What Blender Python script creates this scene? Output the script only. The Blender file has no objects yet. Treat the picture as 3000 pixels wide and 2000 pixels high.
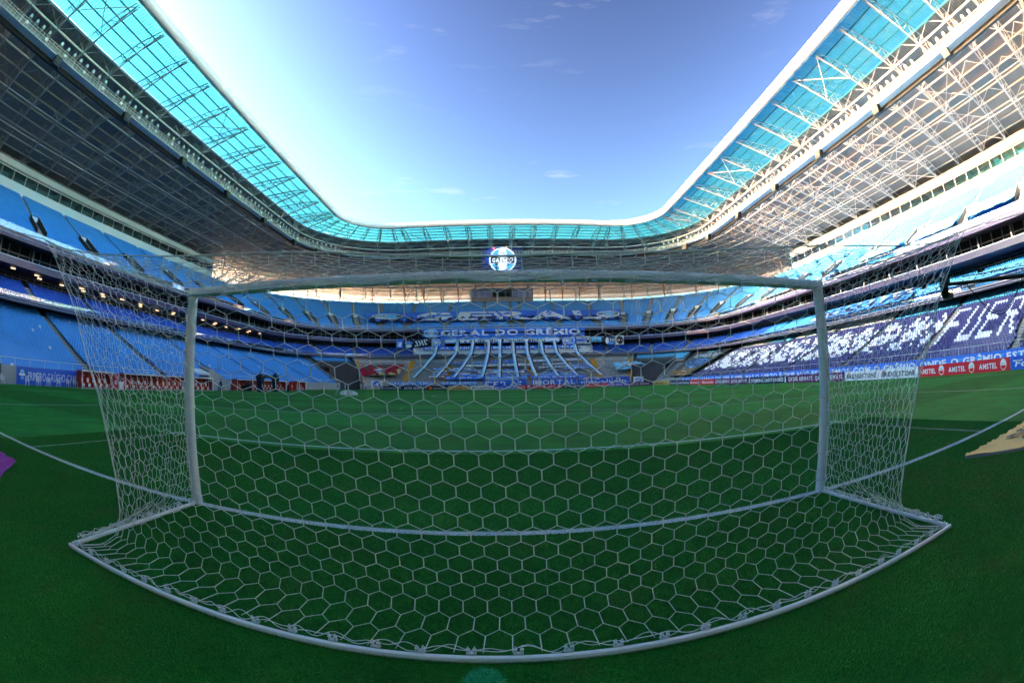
import bpy, math, random
import numpy as np
from mathutils import Vector, Matrix
random.seed(7); rng = np.random.default_rng(7)
PI = math.pi
S = bpy.context.scene
COL = S.collection

# ------------------------------------------------------------------ camera
cd = bpy.data.cameras.new('camera')
cam = bpy.data.objects.new('camera', cd); COL.objects.link(cam)
cd.type = 'PANO'
try:
    cy = cd.cycles; cy.panorama_type = 'FISHEYE_EQUISOLID'; cy.fisheye_lens = 15.527; cy.fisheye_fov = math.radians(200)
except Exception:
    cd.panorama_type = 'FISHEYE_EQUISOLID'; cd.fisheye_lens = 15.527; cd.fisheye_fov = math.radians(200)
cd.sensor_fit = 'HORIZONTAL'; cd.sensor_width = 36.0; cd.sensor_height = 36.0 * 682 / 1024
cd.clip_start = 0.02; cd.clip_end = 5000
YAW, PITCH, ROLL = 0.0224, 0.0951, -0.0164
f = Vector((math.sin(YAW) * math.cos(PITCH), math.cos(YAW) * math.cos(PITCH), math.sin(PITCH)))
r0 = Vector((math.cos(YAW), -math.sin(YAW), 0)); u0 = r0.cross(f)
rr = r0 * math.cos(ROLL) + u0 * math.sin(ROLL); uu = u0 * math.cos(ROLL) - r0 * math.sin(ROLL)
M = Matrix((rr, uu, -f)).transposed().to_4x4(); M.translation = (-0.0607, -4.1294, 1.4777)
cam.matrix_world = M
S.camera = cam

# ------------------------------------------------------------------ sky, sun, exposure
SUN_DIR = Vector((-0.955, 0.09, 0.27)).normalized()          # towards the sun
SUN_EL = math.asin(SUN_DIR.z); SUN_AZ = math.atan2(SUN_DIR.x, SUN_DIR.y)
W = bpy.data.worlds.new('World'); S.world = W; W.use_nodes = True
nt = W.node_tree; nt.nodes.clear()
def N(tree, t, **kw):
    n = tree.nodes.new(t)
    for k, v in kw.items(): setattr(n, k, v)
    return n
out = N(nt, 'ShaderNodeOutputWorld'); bg = N(nt, 'ShaderNodeBackground')
sky = N(nt, 'ShaderNodeTexSky', sky_type='NISHITA', sun_disc=False, sun_elevation=SUN_EL, sun_rotation=SUN_AZ,
        altitude=0, air_density=1.6, dust_density=1.2, ozone_density=3.0)
hs = N(nt, 'ShaderNodeHueSaturation'); hs.inputs['Saturation'].default_value = 0.80
tc = N(nt, 'ShaderNodeTexCoord'); mp = N(nt, 'ShaderNodeMapping'); mp.inputs['Scale'].default_value = (1.6, 1.6, 9.0)
no = N(nt, 'ShaderNodeTexNoise'); no.inputs['Scale'].default_value = 2.2; no.inputs['Detail'].default_value = 9; no.inputs['Roughness'].default_value = 0.62
cr = N(nt, 'ShaderNodeValToRGB'); cr.color_ramp.elements[0].position = 0.60; cr.color_ramp.elements[1].position = 0.78
sx = N(nt, 'ShaderNodeSeparateXYZ'); cz = N(nt, 'ShaderNodeValToRGB')
for e, (p, c) in zip([cz.color_ramp.elements[0], cz.color_ramp.elements[1], cz.color_ramp.elements.new(.5), cz.color_ramp.elements.new(.62)],
                     [(0.0, 1), (1.0, 0), (.47, .9), (.53, .0)]):
    e.position = p; e.color = (c, c, c, 1)
mu = N(nt, 'ShaderNodeMath', operation='MULTIPLY'); mu2 = N(nt, 'ShaderNodeMath', operation='MULTIPLY'); mu2.inputs[1].default_value = .45
mix = N(nt, 'ShaderNodeMix', data_type='RGBA', blend_type='MIX'); mix.inputs['B'].default_value = (7.5, 7.3, 7.0, 1)
lk = nt.links.new
lk(tc.outputs['Generated'], mp.inputs['Vector']); lk(mp.outputs['Vector'], no.inputs['Vector']); lk(no.outputs['Fac'], cr.inputs['Fac'])
lk(tc.outputs['Generated'], sx.inputs[0]); lk(sx.outputs['Z'], cz.inputs['Fac'])
lk(cr.outputs['Color'], mu.inputs[0]); lk(cz.outputs['Color'], mu.inputs[1]); lk(mu.outputs[0], mu2.inputs[0])
gm_ = N(nt, 'ShaderNodeGamma'); gm_.inputs['Gamma'].default_value = 2.7
vs_ = N(nt, 'ShaderNodeVectorMath', operation='SCALE'); vs_.inputs['Scale'].default_value = 0.75
lk(sky.outputs['Color'], vs_.inputs[0]); lk(vs_.outputs[0], gm_.inputs['Color']); lk(gm_.outputs['Color'], hs.inputs['Color']); lk(hs.outputs['Color'], mix.inputs['A']); lk(mu2.outputs[0], mix.inputs['Factor'])
lk(mix.outputs['Result'], bg.inputs['Color']); lk(bg.outputs['Background'], out.inputs['Surface'])
bg.inputs['Strength'].default_value = 0.055
sl = bpy.data.lights.new('sun', 'SUN'); sl.energy = 3.0; sl.angle = math.radians(0.5); sl.color = (1.0, 0.92, 0.82)
so = bpy.data.objects.new('sun', sl); COL.objects.link(so)
so.rotation_euler = SUN_DIR.to_track_quat('Z', 'Y').to_euler(); so.location = (-60, 0, 80)
S.view_settings.view_transform = 'Standard'; S.view_settings.look = 'None'
S.view_settings.exposure = 1.85; S.view_settings.gamma = 1.0; S.view_settings.use_curve_mapping = False
S.cycles.max_bounces = 8; S.cycles.transparent_max_bounces = 24; S.cycles.diffuse_bounces = 4
S.cycles.use_denoising = True
try: S.cycles.denoiser = 'OPENIMAGEDENOISE'
except Exception: pass

# ------------------------------------------------------------------ materials
MATS = {}
def mat(name, col, rough=0.6, metal=0.0, var=0.12, scale=2.0, spec=0.3, bump=0.0, emit=0.0, alpha=None, coat=0.0):
    if name in MATS: return MATS[name]
    m = bpy.data.materials.new(name); m.use_nodes = True; t = m.node_tree
    b = t.nodes['Principled BSDF']
    b.inputs['Roughness'].default_value = rough; b.inputs['Metallic'].default_value = metal
    b.inputs['Specular IOR Level'].default_value = spec
    if coat: b.inputs['Coat Weight'].default_value = coat
    c = (col[0], col[1], col[2], 1)
    if var > 0:
        co = N(t, 'ShaderNodeTexCoord'); nz = N(t, 'ShaderNodeTexNoise'); nz.inputs['Scale'].default_value = scale; nz.inputs['Detail'].default_value = 6
        mx = N(t, 'ShaderNodeMix', data_type='RGBA')
        mx.inputs['A'].default_value = tuple(max(0, x * (1 - var)) for x in col) + (1,)
        mx.inputs['B'].default_value = tuple(min(1, x * (1 + var)) for x in col) + (1,)
        t.links.new(co.outputs['Object'], nz.inputs['Vector']); t.links.new(nz.outputs['Fac'], mx.inputs['Factor'])
        t.links.new(mx.outputs['Result'], b.inputs['Base Color'])
        if bump:
            bp = N(t, 'ShaderNodeBump'); bp.inputs['Strength'].default_value = bump; bp.inputs['Distance'].default_value = 0.02
            t.links.new(nz.outputs['Fac'], bp.inputs['Height']); t.links.new(bp.outputs['Normal'], b.inputs['Normal'])
    else: b.inputs['Base Color'].default_value = c
    if emit:
        b.inputs['Emission Color'].default_value = c; b.inputs['Emission Strength'].default_value = emit
    MATS[name] = m
    return m
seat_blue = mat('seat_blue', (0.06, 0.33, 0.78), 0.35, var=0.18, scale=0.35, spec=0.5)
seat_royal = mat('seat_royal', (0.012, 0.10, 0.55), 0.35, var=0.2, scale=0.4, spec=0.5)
seat_sky = mat('seat_sky', (0.10, 0.50, 0.80), 0.35, var=0.15, scale=0.4, spec=0.5)
seat_navy = mat('seat_navy', (0.045, 0.045, 0.17), 0.35, var=0.3, scale=0.6, spec=0.5)
seat_white = mat('seat_white', (0.78, 0.78, 0.82), 0.35, var=0.06, scale=0.6, spec=0.5)
concrete = mat('concrete', (0.22, 0.22, 0.22), 0.85, var=0.3, scale=0.8, bump=0.3)
concrete_light = mat('concrete_light', (0.34, 0.34, 0.34), 0.8, var=0.2, scale=0.7)
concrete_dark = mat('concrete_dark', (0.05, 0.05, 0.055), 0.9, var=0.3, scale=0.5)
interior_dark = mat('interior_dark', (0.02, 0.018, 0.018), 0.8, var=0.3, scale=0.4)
fascia_m = mat('fascia_purple', (0.050, 0.042, 0.095), 0.3, var=0.25, scale=0.25, spec=0.5)
trim_white = mat('trim_white', (0.72, 0.73, 0.75), 0.4, var=0.05)
wall_white = mat('wall_white', (0.62, 0.68, 0.70), 0.6, var=0.06, scale=0.3)
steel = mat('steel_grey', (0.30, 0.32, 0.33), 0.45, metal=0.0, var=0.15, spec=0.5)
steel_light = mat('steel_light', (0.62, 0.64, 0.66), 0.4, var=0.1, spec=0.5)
steel_dark = mat('steel_dark', (0.10, 0.13, 0.14), 0.5, var=0.2, spec=0.4)
black_m = mat('black_plastic', (0.012, 0.012, 0.014), 0.45, var=0.3, scale=3)
tube_m = mat('roof_edge_membrane', (0.74, 0.74, 0.74), 0.5, var=0.06, scale=1.0)
yellow_m = mat('stair_yellow', (0.62, 0.30, 0.03), 0.7, var=0.2, scale=1.5)
white_paint = mat('white_paint', (0.80, 0.80, 0.82), 0.3, var=0.04, spec=0.5, coat=0.3)
net_m = mat('net_cord', (0.86, 0.84, 0.84), 0.7, var=0.08, scale=30)
alu = mat('aluminium', (0.66, 0.70, 0.74), 0.3, metal=0.0, var=0.06, spec=0.6)
red_m = mat('dugout_red', (0.45, 0.035, 0.012), 0.4, var=0.15)
orange_m = mat('seat_orange', (0.75, 0.10, 0.02), 0.4, var=0.1)
skin_m = mat('skin', (0.42, 0.24, 0.16), 0.6, var=0.08)
asphalt = mat('forecourt_paving', (0.26, 0.21, 0.17), 0.9, var=0.25, scale=0.05)

def corr_mat():                                                  # underside of the profiled roof sheet
    m = bpy.data.materials.new('roof_sheet'); m.use_nodes = True; t = m.node_tree; b = t.nodes['Principled BSDF']
    b.inputs['Roughness'].default_value = 0.45; b.inputs['Metallic'].default_value = 0.0; b.inputs['Specular IOR Level'].default_value = 0.4
    at = N(t, 'ShaderNodeAttribute', attribute_name='run'); ma = N(t, 'ShaderNodeMath', operation='MULTIPLY'); ma.inputs[1].default_value = 2 * PI / 0.5
    sn = N(t, 'ShaderNodeMath', operation='SINE'); bp = N(t, 'ShaderNodeBump'); bp.inputs['Strength'].default_value = 0.9; bp.inputs['Distance'].default_value = 0.06
    t.links.new(at.outputs['Fac'], ma.inputs[0]); t.links.new(ma.outputs[0], sn.inputs[0]); t.links.new(sn.outputs[0], bp.inputs['Height']); t.links.new(bp.outputs['Normal'], b.inputs['Normal'])
    co = N(t, 'ShaderNodeTexCoord'); nz = N(t, 'ShaderNodeTexNoise'); nz.inputs['Scale'].default_value = 0.15; nz.inputs['Detail'].default_value = 5
    mx = N(t, 'ShaderNodeMix', data_type='RGBA'); mx.inputs['A'].default_value = (0.17, 0.175, 0.18, 1); mx.inputs['B'].default_value = (0.27, 0.275, 0.28, 1)
    t.links.new(co.outputs['Object'], nz.inputs['Vector']); t.links.new(nz.outputs['Fac'], mx.inputs['Factor']); t.links.new(mx.outputs['Result'], b.inputs['Base Color'])
    return m
roof_sheet = corr_mat()
def skylight_mat():
    m = bpy.data.materials.new('turquoise_polycarbonate'); m.use_nodes = True; t = m.node_tree; t.nodes.clear()
    o = N(t, 'ShaderNodeOutputMaterial'); tr = N(t, 'ShaderNodeBsdfTransparent'); tr.inputs[0].default_value = (0.06, 0.44, 0.50, 1)
    tl = N(t, 'ShaderNodeBsdfTranslucent'); tl.inputs[0].default_value = (0.07, 0.42, 0.46, 1)
    gl = N(t, 'ShaderNodeBsdfGlossy'); gl.inputs['Roughness'].default_value = 0.25; gl.inputs[0].default_value = (.6, .8, .85, 1)
    m1 = N(t, 'ShaderNodeMixShader'); m2 = N(t, 'ShaderNodeMixShader'); m2.inputs[0].default_value = 0.05
    nz = N(t, 'ShaderNodeTexNoise'); nz.inputs['Scale'].default_value = .3; co = N(t, 'ShaderNodeTexCoord')
    mr = N(t, 'ShaderNodeMapRange'); mr.inputs['To Min'].default_value = .22; mr.inputs['To Max'].default_value = .42
    t.links.new(co.outputs['Object'], nz.inputs['Vector']); t.links.new(nz.outputs['Fac'], mr.inputs[0]); t.links.new(mr.outputs[0], m1.inputs[0])
    t.links.new(tr.outputs[0], m1.inputs[1]); t.links.new(tl.outputs[0], m1.inputs[2]); t.links.new(m1.outputs[0], m2.inputs[1]); t.links.new(gl.outputs[0], m2.inputs[2]); t.links.new(m2.outputs[0], o.inputs[0])
    return m
skylight_m = skylight_mat()
def glass_mat(name, tint, refl=.12):
    m = bpy.data.materials.new(name); m.use_nodes = True; t = m.node_tree; t.nodes.clear()
    o = N(t, 'ShaderNodeOutputMaterial'); tr = N(t, 'ShaderNodeBsdfTransparent'); tr.inputs[0].default_value = tint
    gl = N(t, 'ShaderNodeBsdfGlossy'); gl.inputs['Roughness'].default_value = 0.03
    fr = N(t, 'ShaderNodeFresnel'); fr.inputs[0].default_value = 1.5; m1 = N(t, 'ShaderNodeMixShader')
    ad = N(t, 'ShaderNodeMath', operation='ADD'); ad.inputs[1].default_value = refl
    t.links.new(fr.outputs[0], ad.inputs[0]); t.links.new(ad.outputs[0], m1.inputs[0]); t.links.new(tr.outputs[0], m1.inputs[1]); t.links.new(gl.outputs[0], m1.inputs[2]); t.links.new(m1.outputs[0], o.inputs[0])
    return m
glass_clear = glass_mat('rail_glass', (.72, .86, .88, 1), .14)
glass_win = glass_mat('window_glass', (.55, .62, .64, 1), .04)

# ------------------------------------------------------------------ mesh helpers
class MB:
    def __init__(s): s.v = []; s.f = []; s.m = []
    def add(s, vs, fs, mi=0):
        o = len(s.v); s.v.extend([tuple(x) for x in vs]); s.f.extend([tuple(i + o for i in q) for q in fs]); s.m.extend([mi] * len(fs)); return s
    def quad(s, a, b, c, d, mi=0): return s.add((a, b, c, d), ((0, 1, 2, 3),), mi)
    def hexa(s, p, mi=0):                                        # 8 corners: bottom ring, top ring
        return s.add(p, ((0, 3, 2, 1), (4, 5, 6, 7), (0, 1, 5, 4), (1, 2, 6, 5), (2, 3, 7, 6), (3, 0, 4, 7)), mi)
    def box(s, c, d, rz=0.0, mi=0):
        x, y, z = d[0] / 2, d[1] / 2, d[2] / 2; ca, sa = math.cos(rz), math.sin(rz)
        P = [(-x, -y, -z), (x, -y, -z), (x, y, -z), (-x, y, -z), (-x, -y, z), (x, -y, z), (x, y, z), (-x, y, z)]
        return s.hexa([(c[0] + a * ca - b * sa, c[1] + a * sa + b * ca, c[2] + e) for a, b, e in P], mi)
    def tube(s, p, q, r, n=5, mi=0, caps=False, r2=None):
        p = Vector(p); q = Vector(q); d = q - p
        if d.length < 1e-6: return s
        d.normalize(); a = d.cross(Vector((0, 0, 1)) if abs(d.z) < .95 else Vector((1, 0, 0))).normalized(); b = d.cross(a)
        r2 = r if r2 is None else r2
        vs = [p + (a * math.cos(2 * PI * k / n) + b * math.sin(2 * PI * k / n)) * r for k in range(n)] + [q + (a * math.cos(2 * PI * k / n) + b * math.sin(2 * PI * k / n)) * r2 for k in range(n)]
        fs = [(k, (k + 1) % n, n + (k + 1) % n, n + k) for k in range(n)]
        if caps: fs += [tuple(range(n - 1, -1, -1)), tuple(range(n, 2 * n))]
        return s.add(vs, fs, mi)
    def path(s, pts, r, n=6, mi=0, closed=False):
        pts = [Vector(p) for p in pts]; L = len(pts); rings = []; up = Vector((0, 0, 1)); o = len(s.v)
        for i in range(L):
            d = (pts[min(i + 1, L - 1)] - pts[max(i - 1, 0)]).normalized()
            a = d.cross(up if abs(d.z) < .95 else Vector((1, 0, 0))).normalized(); b = d.cross(a)
            R = r[i] if hasattr(r, '__len__') else r
            s.v.extend([tuple(pts[i] + (a * math.cos(2 * PI * k / n) + b * math.sin(2 * PI * k / n)) * R) for k in range(n)])
        for i in range(L - 1):
            for k in range(n):
                s.f.append((o + i * n + k, o + i * n + (k + 1) % n, o + (i + 1) * n + (k + 1) % n, o + (i + 1) * n + k)); s.m.append(mi)
        s.f.append(tuple(o + k for k in range(n - 1, -1, -1))); s.f.append(tuple(o + (L - 1) * n + k for k in range(n))); s.m += [mi, mi]
        return s
    def mesh(s, name, mats, smooth=False):
        me = bpy.data.meshes.new(name); me.from_pydata(s.v, [], s.f)
        for m in (mats if isinstance(mats, (list, tuple)) else [mats]): me.materials.append(m)
        if isinstance(mats, (list, tuple)) and len(mats) > 1: me.polygons.foreach_set('material_index', s.m)
        if smooth: me.polygons.foreach_set('use_smooth', [True] * len(s.f))
        me.update(); return me
    def build(s, name, mats, parent=None, smooth=False):
        o = bpy.data.objects.new(name, s.mesh(name, mats, smooth)); COL.objects.link(o)
        if parent: o.parent = parent
        return o
def tag(o, label=None, cat=None, group=None, kind=None):
    if label: o['label'] = label
    if cat: o['category'] = cat
    if group: o['group'] = group
    if kind: o['kind'] = kind
    return o
def thing(name, label, cat, loc=(0, 0, 0), rz=0.0, group=None):
    o = bpy.data.objects.new(name, None); COL.objects.link(o); o.location = loc; o.rotation_euler = (0, 0, rz); o.empty_display_size = .2
    return tag(o, label, cat, group)
def copy_tree(o, parent=None):
    c = o.copy(); COL.objects.link(c)
    if parent is not None: c.parent = parent
    for ch in list(o.children): copy_tree(ch, c)
    return c

# ------------------------------------------------------------------ lettering
GL = {}
def glyph(ch, bold):
    k = (ch, bold)
    if k in GL: return GL[k]
    cu = bpy.data.curves.new('glyph', 'FONT'); cu.body = ch; cu.resolution_u = 2; cu.fill_mode = 'FRONT'; cu.offset = 0.028 if bold else 0.0
    ob = bpy.data.objects.new('glyph', cu); COL.objects.link(ob)
    dg = bpy.context.evaluated_depsgraph_get(); ev = ob.evaluated_get(dg); me = ev.to_mesh()
    vs = [(v.co.x, v.co.y) for v in me.vertices]; fs = [tuple(p.vertices) for p in me.polygons]; ev.to_mesh_clear()
    bpy.data.objects.remove(ob); bpy.data.curves.remove(cu)
    if vs:
        x0 = min(v[0] for v in vs); x1 = max(v[0] for v in vs); vs = [(v[0] - x0, v[1]) for v in vs]; w = x1 - x0
    else: w = 0.28
    GL[k] = (vs, fs, w); return GL[k]
for _c in 'ABCDEFGHIJKLMNOPQRSTUVWXYZÊÉÇÓÚÁÃÔ':
    glyph(_c, True)
CAPH = max(v[1] for v in glyph('H', True)[0])
class Print:                                                     # flat print laid on a surface given by mapf(u, v, lift)
    def __init__(s, mapf): s.mapf = mapf; s.v = []; s.f = []; s.m = []; s.mats = []; s.k = 1
    def mi(s, m):
        if m not in s.mats: s.mats.append(m)
        return s.mats.index(m)
    def raw(s, vs, fs, m, lift=None):
        l = s.k * 0.012 if lift is None else lift; o = len(s.v); i = s.mi(m)
        s.v.extend([tuple(s.mapf(x, y, l)) for x, y in vs]); s.f.extend([tuple(o + q for q in t) for t in fs]); s.m.extend([i] * len(fs)); return s
    def up(s): s.k += 1; return s
    def poly(s, pts, m): return s.raw(pts, [tuple(range(len(pts)))], m)
    def rect(s, x0, y0, x1, y1, m, n=1):
        vs = []; fs = []
        for i in range(n + 1): vs += [(x0 + (x1 - x0) * i / n, y0), (x0 + (x1 - x0) * i / n, y1)]
        for i in range(n): fs.append((2 * i, 2 * i + 2, 2 * i + 3, 2 * i + 1))
        return s.raw(vs, fs, m)
    def ell(s, cx, cy, rx, ry, m, n=28): return s.poly([(cx + rx * math.cos(2 * PI * k / n), cy + ry * math.sin(2 * PI * k / n)) for k in range(n)], m)
    def ring(s, cx, cy, rx, ry, w, m, n=32):
        vs = []; fs = []
        for k in range(n):
            a = 2 * PI * k / n; vs += [(cx + rx * math.cos(a), cy + ry * math.sin(a)), (cx + (rx - w) * math.cos(a), cy + (ry - w) * math.sin(a))]
        for k in range(n): j = (k + 1) % n; fs.append((2 * k, 2 * j, 2 * j + 1, 2 * k + 1))
        return s.raw(vs, fs, m)
    def text(s, tx, x, y, w, h, m, bold=True, shear=0.0, gap=0.10):
        gs = [glyph(c, bold) for c in tx]; tot = sum(g[2] for g in gs) + gap * (len(gs) - 1); sx = w / tot; sy = h / CAPH; cx = 0.0
        for g in gs:
            if g[0]: s.raw([(x + (vx + cx) * sx + shear * vy * sy, y + vy * sy) for vx, vy in g[0]], g[1], m)
            cx += g[2] + gap
        return s
    def build(s, name, parent=None):
        if not s.v: return None
        me = bpy.data.meshes.new(name); me.from_pydata(s.v, [], s.f)
        for m in s.mats: me.materials.append(m)
        me.polygons.foreach_set('material_index', s.m); me.update()
        o = bpy.data.objects.new(name, me); COL.objects.link(o)
        if parent: o.parent = parent
        return o
def planar(P0, U, V, wave=0.0):
    P0 = Vector(P0); U = Vector(U).normalized(); V = Vector(V).normalized(); Nn = U.cross(V)
    def g(u, v, l=0.0): return P0 + U * u + V * v + Nn * (l + wave * math.sin(u * 2.1 + v * 1.3) + wave * .6 * math.sin(u * 5.3 - v * 2.9))
    return g
def cloth(name, g, w, h, m, label, cat, nu=16, nv=6, parent=None, group=None, thick=0.01):
    mb = MB()
    for s_, l in ((1, 0.0), (-1, -thick)):
        o = len(mb.v)
        for j in range(nv + 1):
            for i in range(nu + 1): mb.v.append(tuple(g(w * i / nu, h * j / nv, l)))
        for j in range(nv):
            for i in range(nu):
                q = (o + j * (nu + 1) + i, o + j * (nu + 1) + i + 1, o + (j + 1) * (nu + 1) + i + 1, o + (j + 1) * (nu + 1) + i)
                mb.f.append(q if s_ > 0 else q[::-1]); mb.m.append(0)
    ob = mb.build(name, m, parent)
    if not parent: tag(ob, label, cat, group)
    return ob

# ------------------------------------------------------------------ the bowl: concentric rounded rectangles round the pitch
CX, CY, CN = 29.5, 98.0, -6.0                                    # corner centres x, far y, near y
TA, TL = 47.0, 514.0
def bowl(w, t):
    """point of the ring at half-width w, and the outward normal; t runs left side, far end, right side, near end"""
    r = w - CX; q = (t + 6.0) % TL - 6.0
    if q <= 98: return (-w, q, -1.0, 0.0)
    if q < 145: a = (q - 98) / TA * PI / 2; return (-CX - r * math.cos(a), CY + r * math.sin(a), -math.cos(a), math.sin(a))
    if q <= 204: return (-CX + q - 145, CY + r, 0.0, 1.0)
    if q < 251: a = (q - 204) / TA * PI / 2; return (CX + r * math.sin(a), CY + r * math.cos(a), math.sin(a), math.cos(a))
    if q <= 355: return (w, 98 - (q - 251), 1.0, 0.0)
    if q < 402: a = (q - 355) / TA * PI / 2; return (CX + r * math.cos(a), CN - r * math.sin(a), math.cos(a), -math.sin(a))
    if q <= 461: return (CX - (q - 402), CN - r, 0.0, -1.0)
    a = (q - 461) / TA * PI / 2; return (-CX - r * math.sin(a), CN - r * math.cos(a), -math.sin(a), -math.cos(a))
def bp(w, t, z): x, y, _, _ = bowl(w, t); return (x, y, z)
def tscale(w, t):
    q = (t + 6.0) % TL - 6.0
    return (w - CX) * (PI / 2) / TA if (98 < q < 145 or 204 < q < 251 or 355 < q < 402 or q > 461) else 1.0
def trange(t0, t1, ds=8.0, dc=2.6):
    ts = [t0]; brk = [98, 145, 204, 251, 355, 402, 461, 508]
    t = t0
    while t < t1 - 1e-6:
        q = (t + 6.0) % TL - 6.0; cor = (98 <= q < 145 or 204 <= q < 251 or 355 <= q < 402 or 461 <= q < 508)
        n = t + (dc if cor else ds)
        for b in brk:
            if t < b - 1e-6 < n: n = b
        n = min(n, t1); ts.append(n); t = n
    return ts
def sweep(mb, prof, ts, mi=0, flip=False):
    o = len(mb.v); n = len(prof)
    for t in ts:
        for w, z in prof: mb.v.append(bp(w, t, z))
    for i in range(len(ts) - 1):
        for k in range(n - 1):
            q = (o + i * n + k, o + i * n + k + 1, o + (i + 1) * n + k + 1, o + (i + 1) * n + k)
            mb.f.append(q[::-1] if flip else q); mb.m.append(mi)
    return mb
FULL = (-6.0, 508.0)
# ------------------------------------------------------------------ ground and pitch
def pitch_mat():
    m = bpy.data.materials.new('mown_grass'); m.use_nodes = True; t = m.node_tree; b = t.nodes['Principled BSDF']
    b.inputs['Roughness'].default_value = 0.85; b.inputs['Specular IOR Level'].default_value = 0.15
    g = N(t, 'ShaderNodeNewGeometry'); sp = N(t, 'ShaderNodeSeparateXYZ'); t.links.new(g.outputs['Position'], sp.inputs[0])
    m1 = N(t, 'ShaderNodeMath', operation='MULTIPLY'); m1.inputs[1].default_value = 2 * PI / 11.0
    m2 = N(t, 'ShaderNodeMath', operation='SINE'); m3 = N(t, 'ShaderNodeMapRange'); m3.inputs[1].default_value = -.25; m3.inputs[2].default_value = .25; m3.clamp = True
    t.links.new(sp.outputs['Y'], m1.inputs[0]); t.links.new(m1.outputs[0], m2.inputs[0]); t.links.new(m2.outputs[0], m3.inputs[0])
    A = N(t, 'ShaderNodeMix', data_type='RGBA'); A.inputs['A'].default_value = (0.007, 0.14, 0.012, 1); A.inputs['B'].default_value = (0.012, 0.20, 0.024, 1)
    t.links.new(m3.outputs[0], A.inputs['Factor'])
    n1 = N(t, 'ShaderNodeTexNoise'); n1.inputs['Scale'].default_value = 0.9; n1.inputs['Detail'].default_value = 8; n1.inputs['Roughness'].default_value = .7
    n2 = N(t, 'ShaderNodeTexNoise'); n2.inputs['Scale'].default_value = 60; n2.inputs['Detail'].default_value = 4
    t.links.new(g.outputs['Position'], n1.inputs['Vector']); t.links.new(g.outputs['Position'], n2.inputs['Vector'])
    r1 = N(t, 'ShaderNodeMapRange'); r1.inputs[1].default_value = .3; r1.inputs[2].default_value = .7; r1.inputs[3].default_value = .62; r1.inputs[4].default_value = 1.25
    r2 = N(t, 'ShaderNodeMapRange'); r2.inputs[1].default_value = .3; r2.inputs[2].default_value = .7; r2.inputs[3].default_value = .55; r2.inputs[4].default_value = 1.4
    t.links.new(n1.outputs[0], r1.inputs[0]); t.links.new(n2.outputs[0], r2.inputs[0])
    mm = N(t, 'ShaderNodeMath', operation='MULTIPLY'); t.links.new(r1.outputs[0], mm.inputs[0]); t.links.new(r2.outputs[0], mm.inputs[1])
    vm = N(t, 'ShaderNodeVectorMath', operation='SCALE'); t.links.new(A.outputs['Result'], vm.inputs[0]); t.links.new(mm.outputs[0], vm.inputs['Scale'])
    # worn, dry patches
    n3 = N(t, 'ShaderNodeTexNoise'); n3.inputs['Scale'].default_value = 1.7; n3.inputs['Detail'].default_value = 7; t.links.new(g.outputs['Position'], n3.inputs['Vector'])
    r3 = N(t, 'ShaderNodeMapRange'); r3.inputs[1].default_value = .56; r3.inputs[2].default_value = .76; r3.inputs[4].default_value = .55
    t.links.new(n3.outputs[0], r3.inputs[0]); D = N(t, 'ShaderNodeMix', data_type='RGBA'); D.inputs['B'].default_value = (0.075, 0.085, 0.030, 1)
    yb = N(t, 'ShaderNodeMapRange'); yb.inputs[1].default_value = -6; yb.inputs[2].default_value = 8; yb.inputs[3].default_value = 1; yb.inputs[4].default_value = .15
    t.links.new(sp.outputs['Y'], yb.inputs[0]); my = N(t, 'ShaderNodeMath', operation='MULTIPLY'); t.links.new(r3.outputs[0], my.inputs[0]); t.links.new(yb.outputs[0], my.inputs[1])
    t.links.new(my.outputs[0], D.inputs['Factor']); t.links.new(vm.outputs[0], D.inputs['A']); t.links.new(D.outputs['Result'], b.inputs['Base Color'])
    bp_ = N(t, 'ShaderNodeBump'); bp_.inputs['Strength'].default_value = .6; bp_.inputs['Distance'].default_value = .02
    t.links.new(n2.outputs[0], bp_.inputs['Height']); t.links.new(bp_.outputs['Normal'], b.inputs['Normal'])
    return m
grass_m = pitch_mat()
g = MB(); g.quad((-1500, -1500, -.05), (1500, -1500, -.05), (1500, 1500, -.05), (-1500, 1500, -.05)).build('ground', asphalt)['kind'] = 'structure'
ts = trange(*FULL); mb = MB(); ring = [bp(44.9, t, 0.0) for t in ts[:-1]]
mb.add(ring, [tuple(range(len(ring)))[::-1]]); mb.build('pitch', grass_m)['kind'] = 'structure'

def line_mat():
    m = bpy.data.materials.new('painted_grass_line'); m.use_nodes = True; t = m.node_tree; b = t.nodes['Principled BSDF']
    b.inputs['Roughness'].default_value = .9
    g = N(t, 'ShaderNodeNewGeometry'); n = N(t, 'ShaderNodeTexNoise'); n.inputs['Scale'].default_value = 70; n.inputs['Detail'].default_value = 5
    r = N(t, 'ShaderNodeMapRange'); r.inputs[1].default_value = .36; r.inputs[2].default_value = .5
    mx = N(t, 'ShaderNodeMix', data_type='RGBA'); mx.inputs['A'].default_value = (.03, .16, .08, 1); mx.inputs['B'].default_value = (.52, .62, .68, 1)
    t.links.new(g.outputs['Position'], n.inputs['Vector']); t.links.new(n.outputs[0], r.inputs[0]); t.links.new(r.outputs[0], mx.inputs['Factor']); t.links.new(mx.outputs['Result'], b.inputs['Base Color'])
    return m
line_m = line_mat()
def line(name, pts, w=0.12, closed=False):
    mb = MB(); P = [Vector((x, y, .006)) for x, y in pts]; n = len(P)
    for i in range(n - 1):
        d = (P[i + 1] - P[i]).normalized(); s = Vector((-d.y, d.x, 0)) * w / 2; e = d * (w / 2 if not closed else .0)
        mb.quad(P[i] - s - e, P[i + 1] - s + e, P[i + 1] + s + e, P[i] + s - e)
    mb.build(name, line_m)['kind'] = 'structure'
line('goal_line', [(-34, 0), (34, 0)])
line('far_goal_line', [(-34, 105), (34, 105)])
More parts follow.
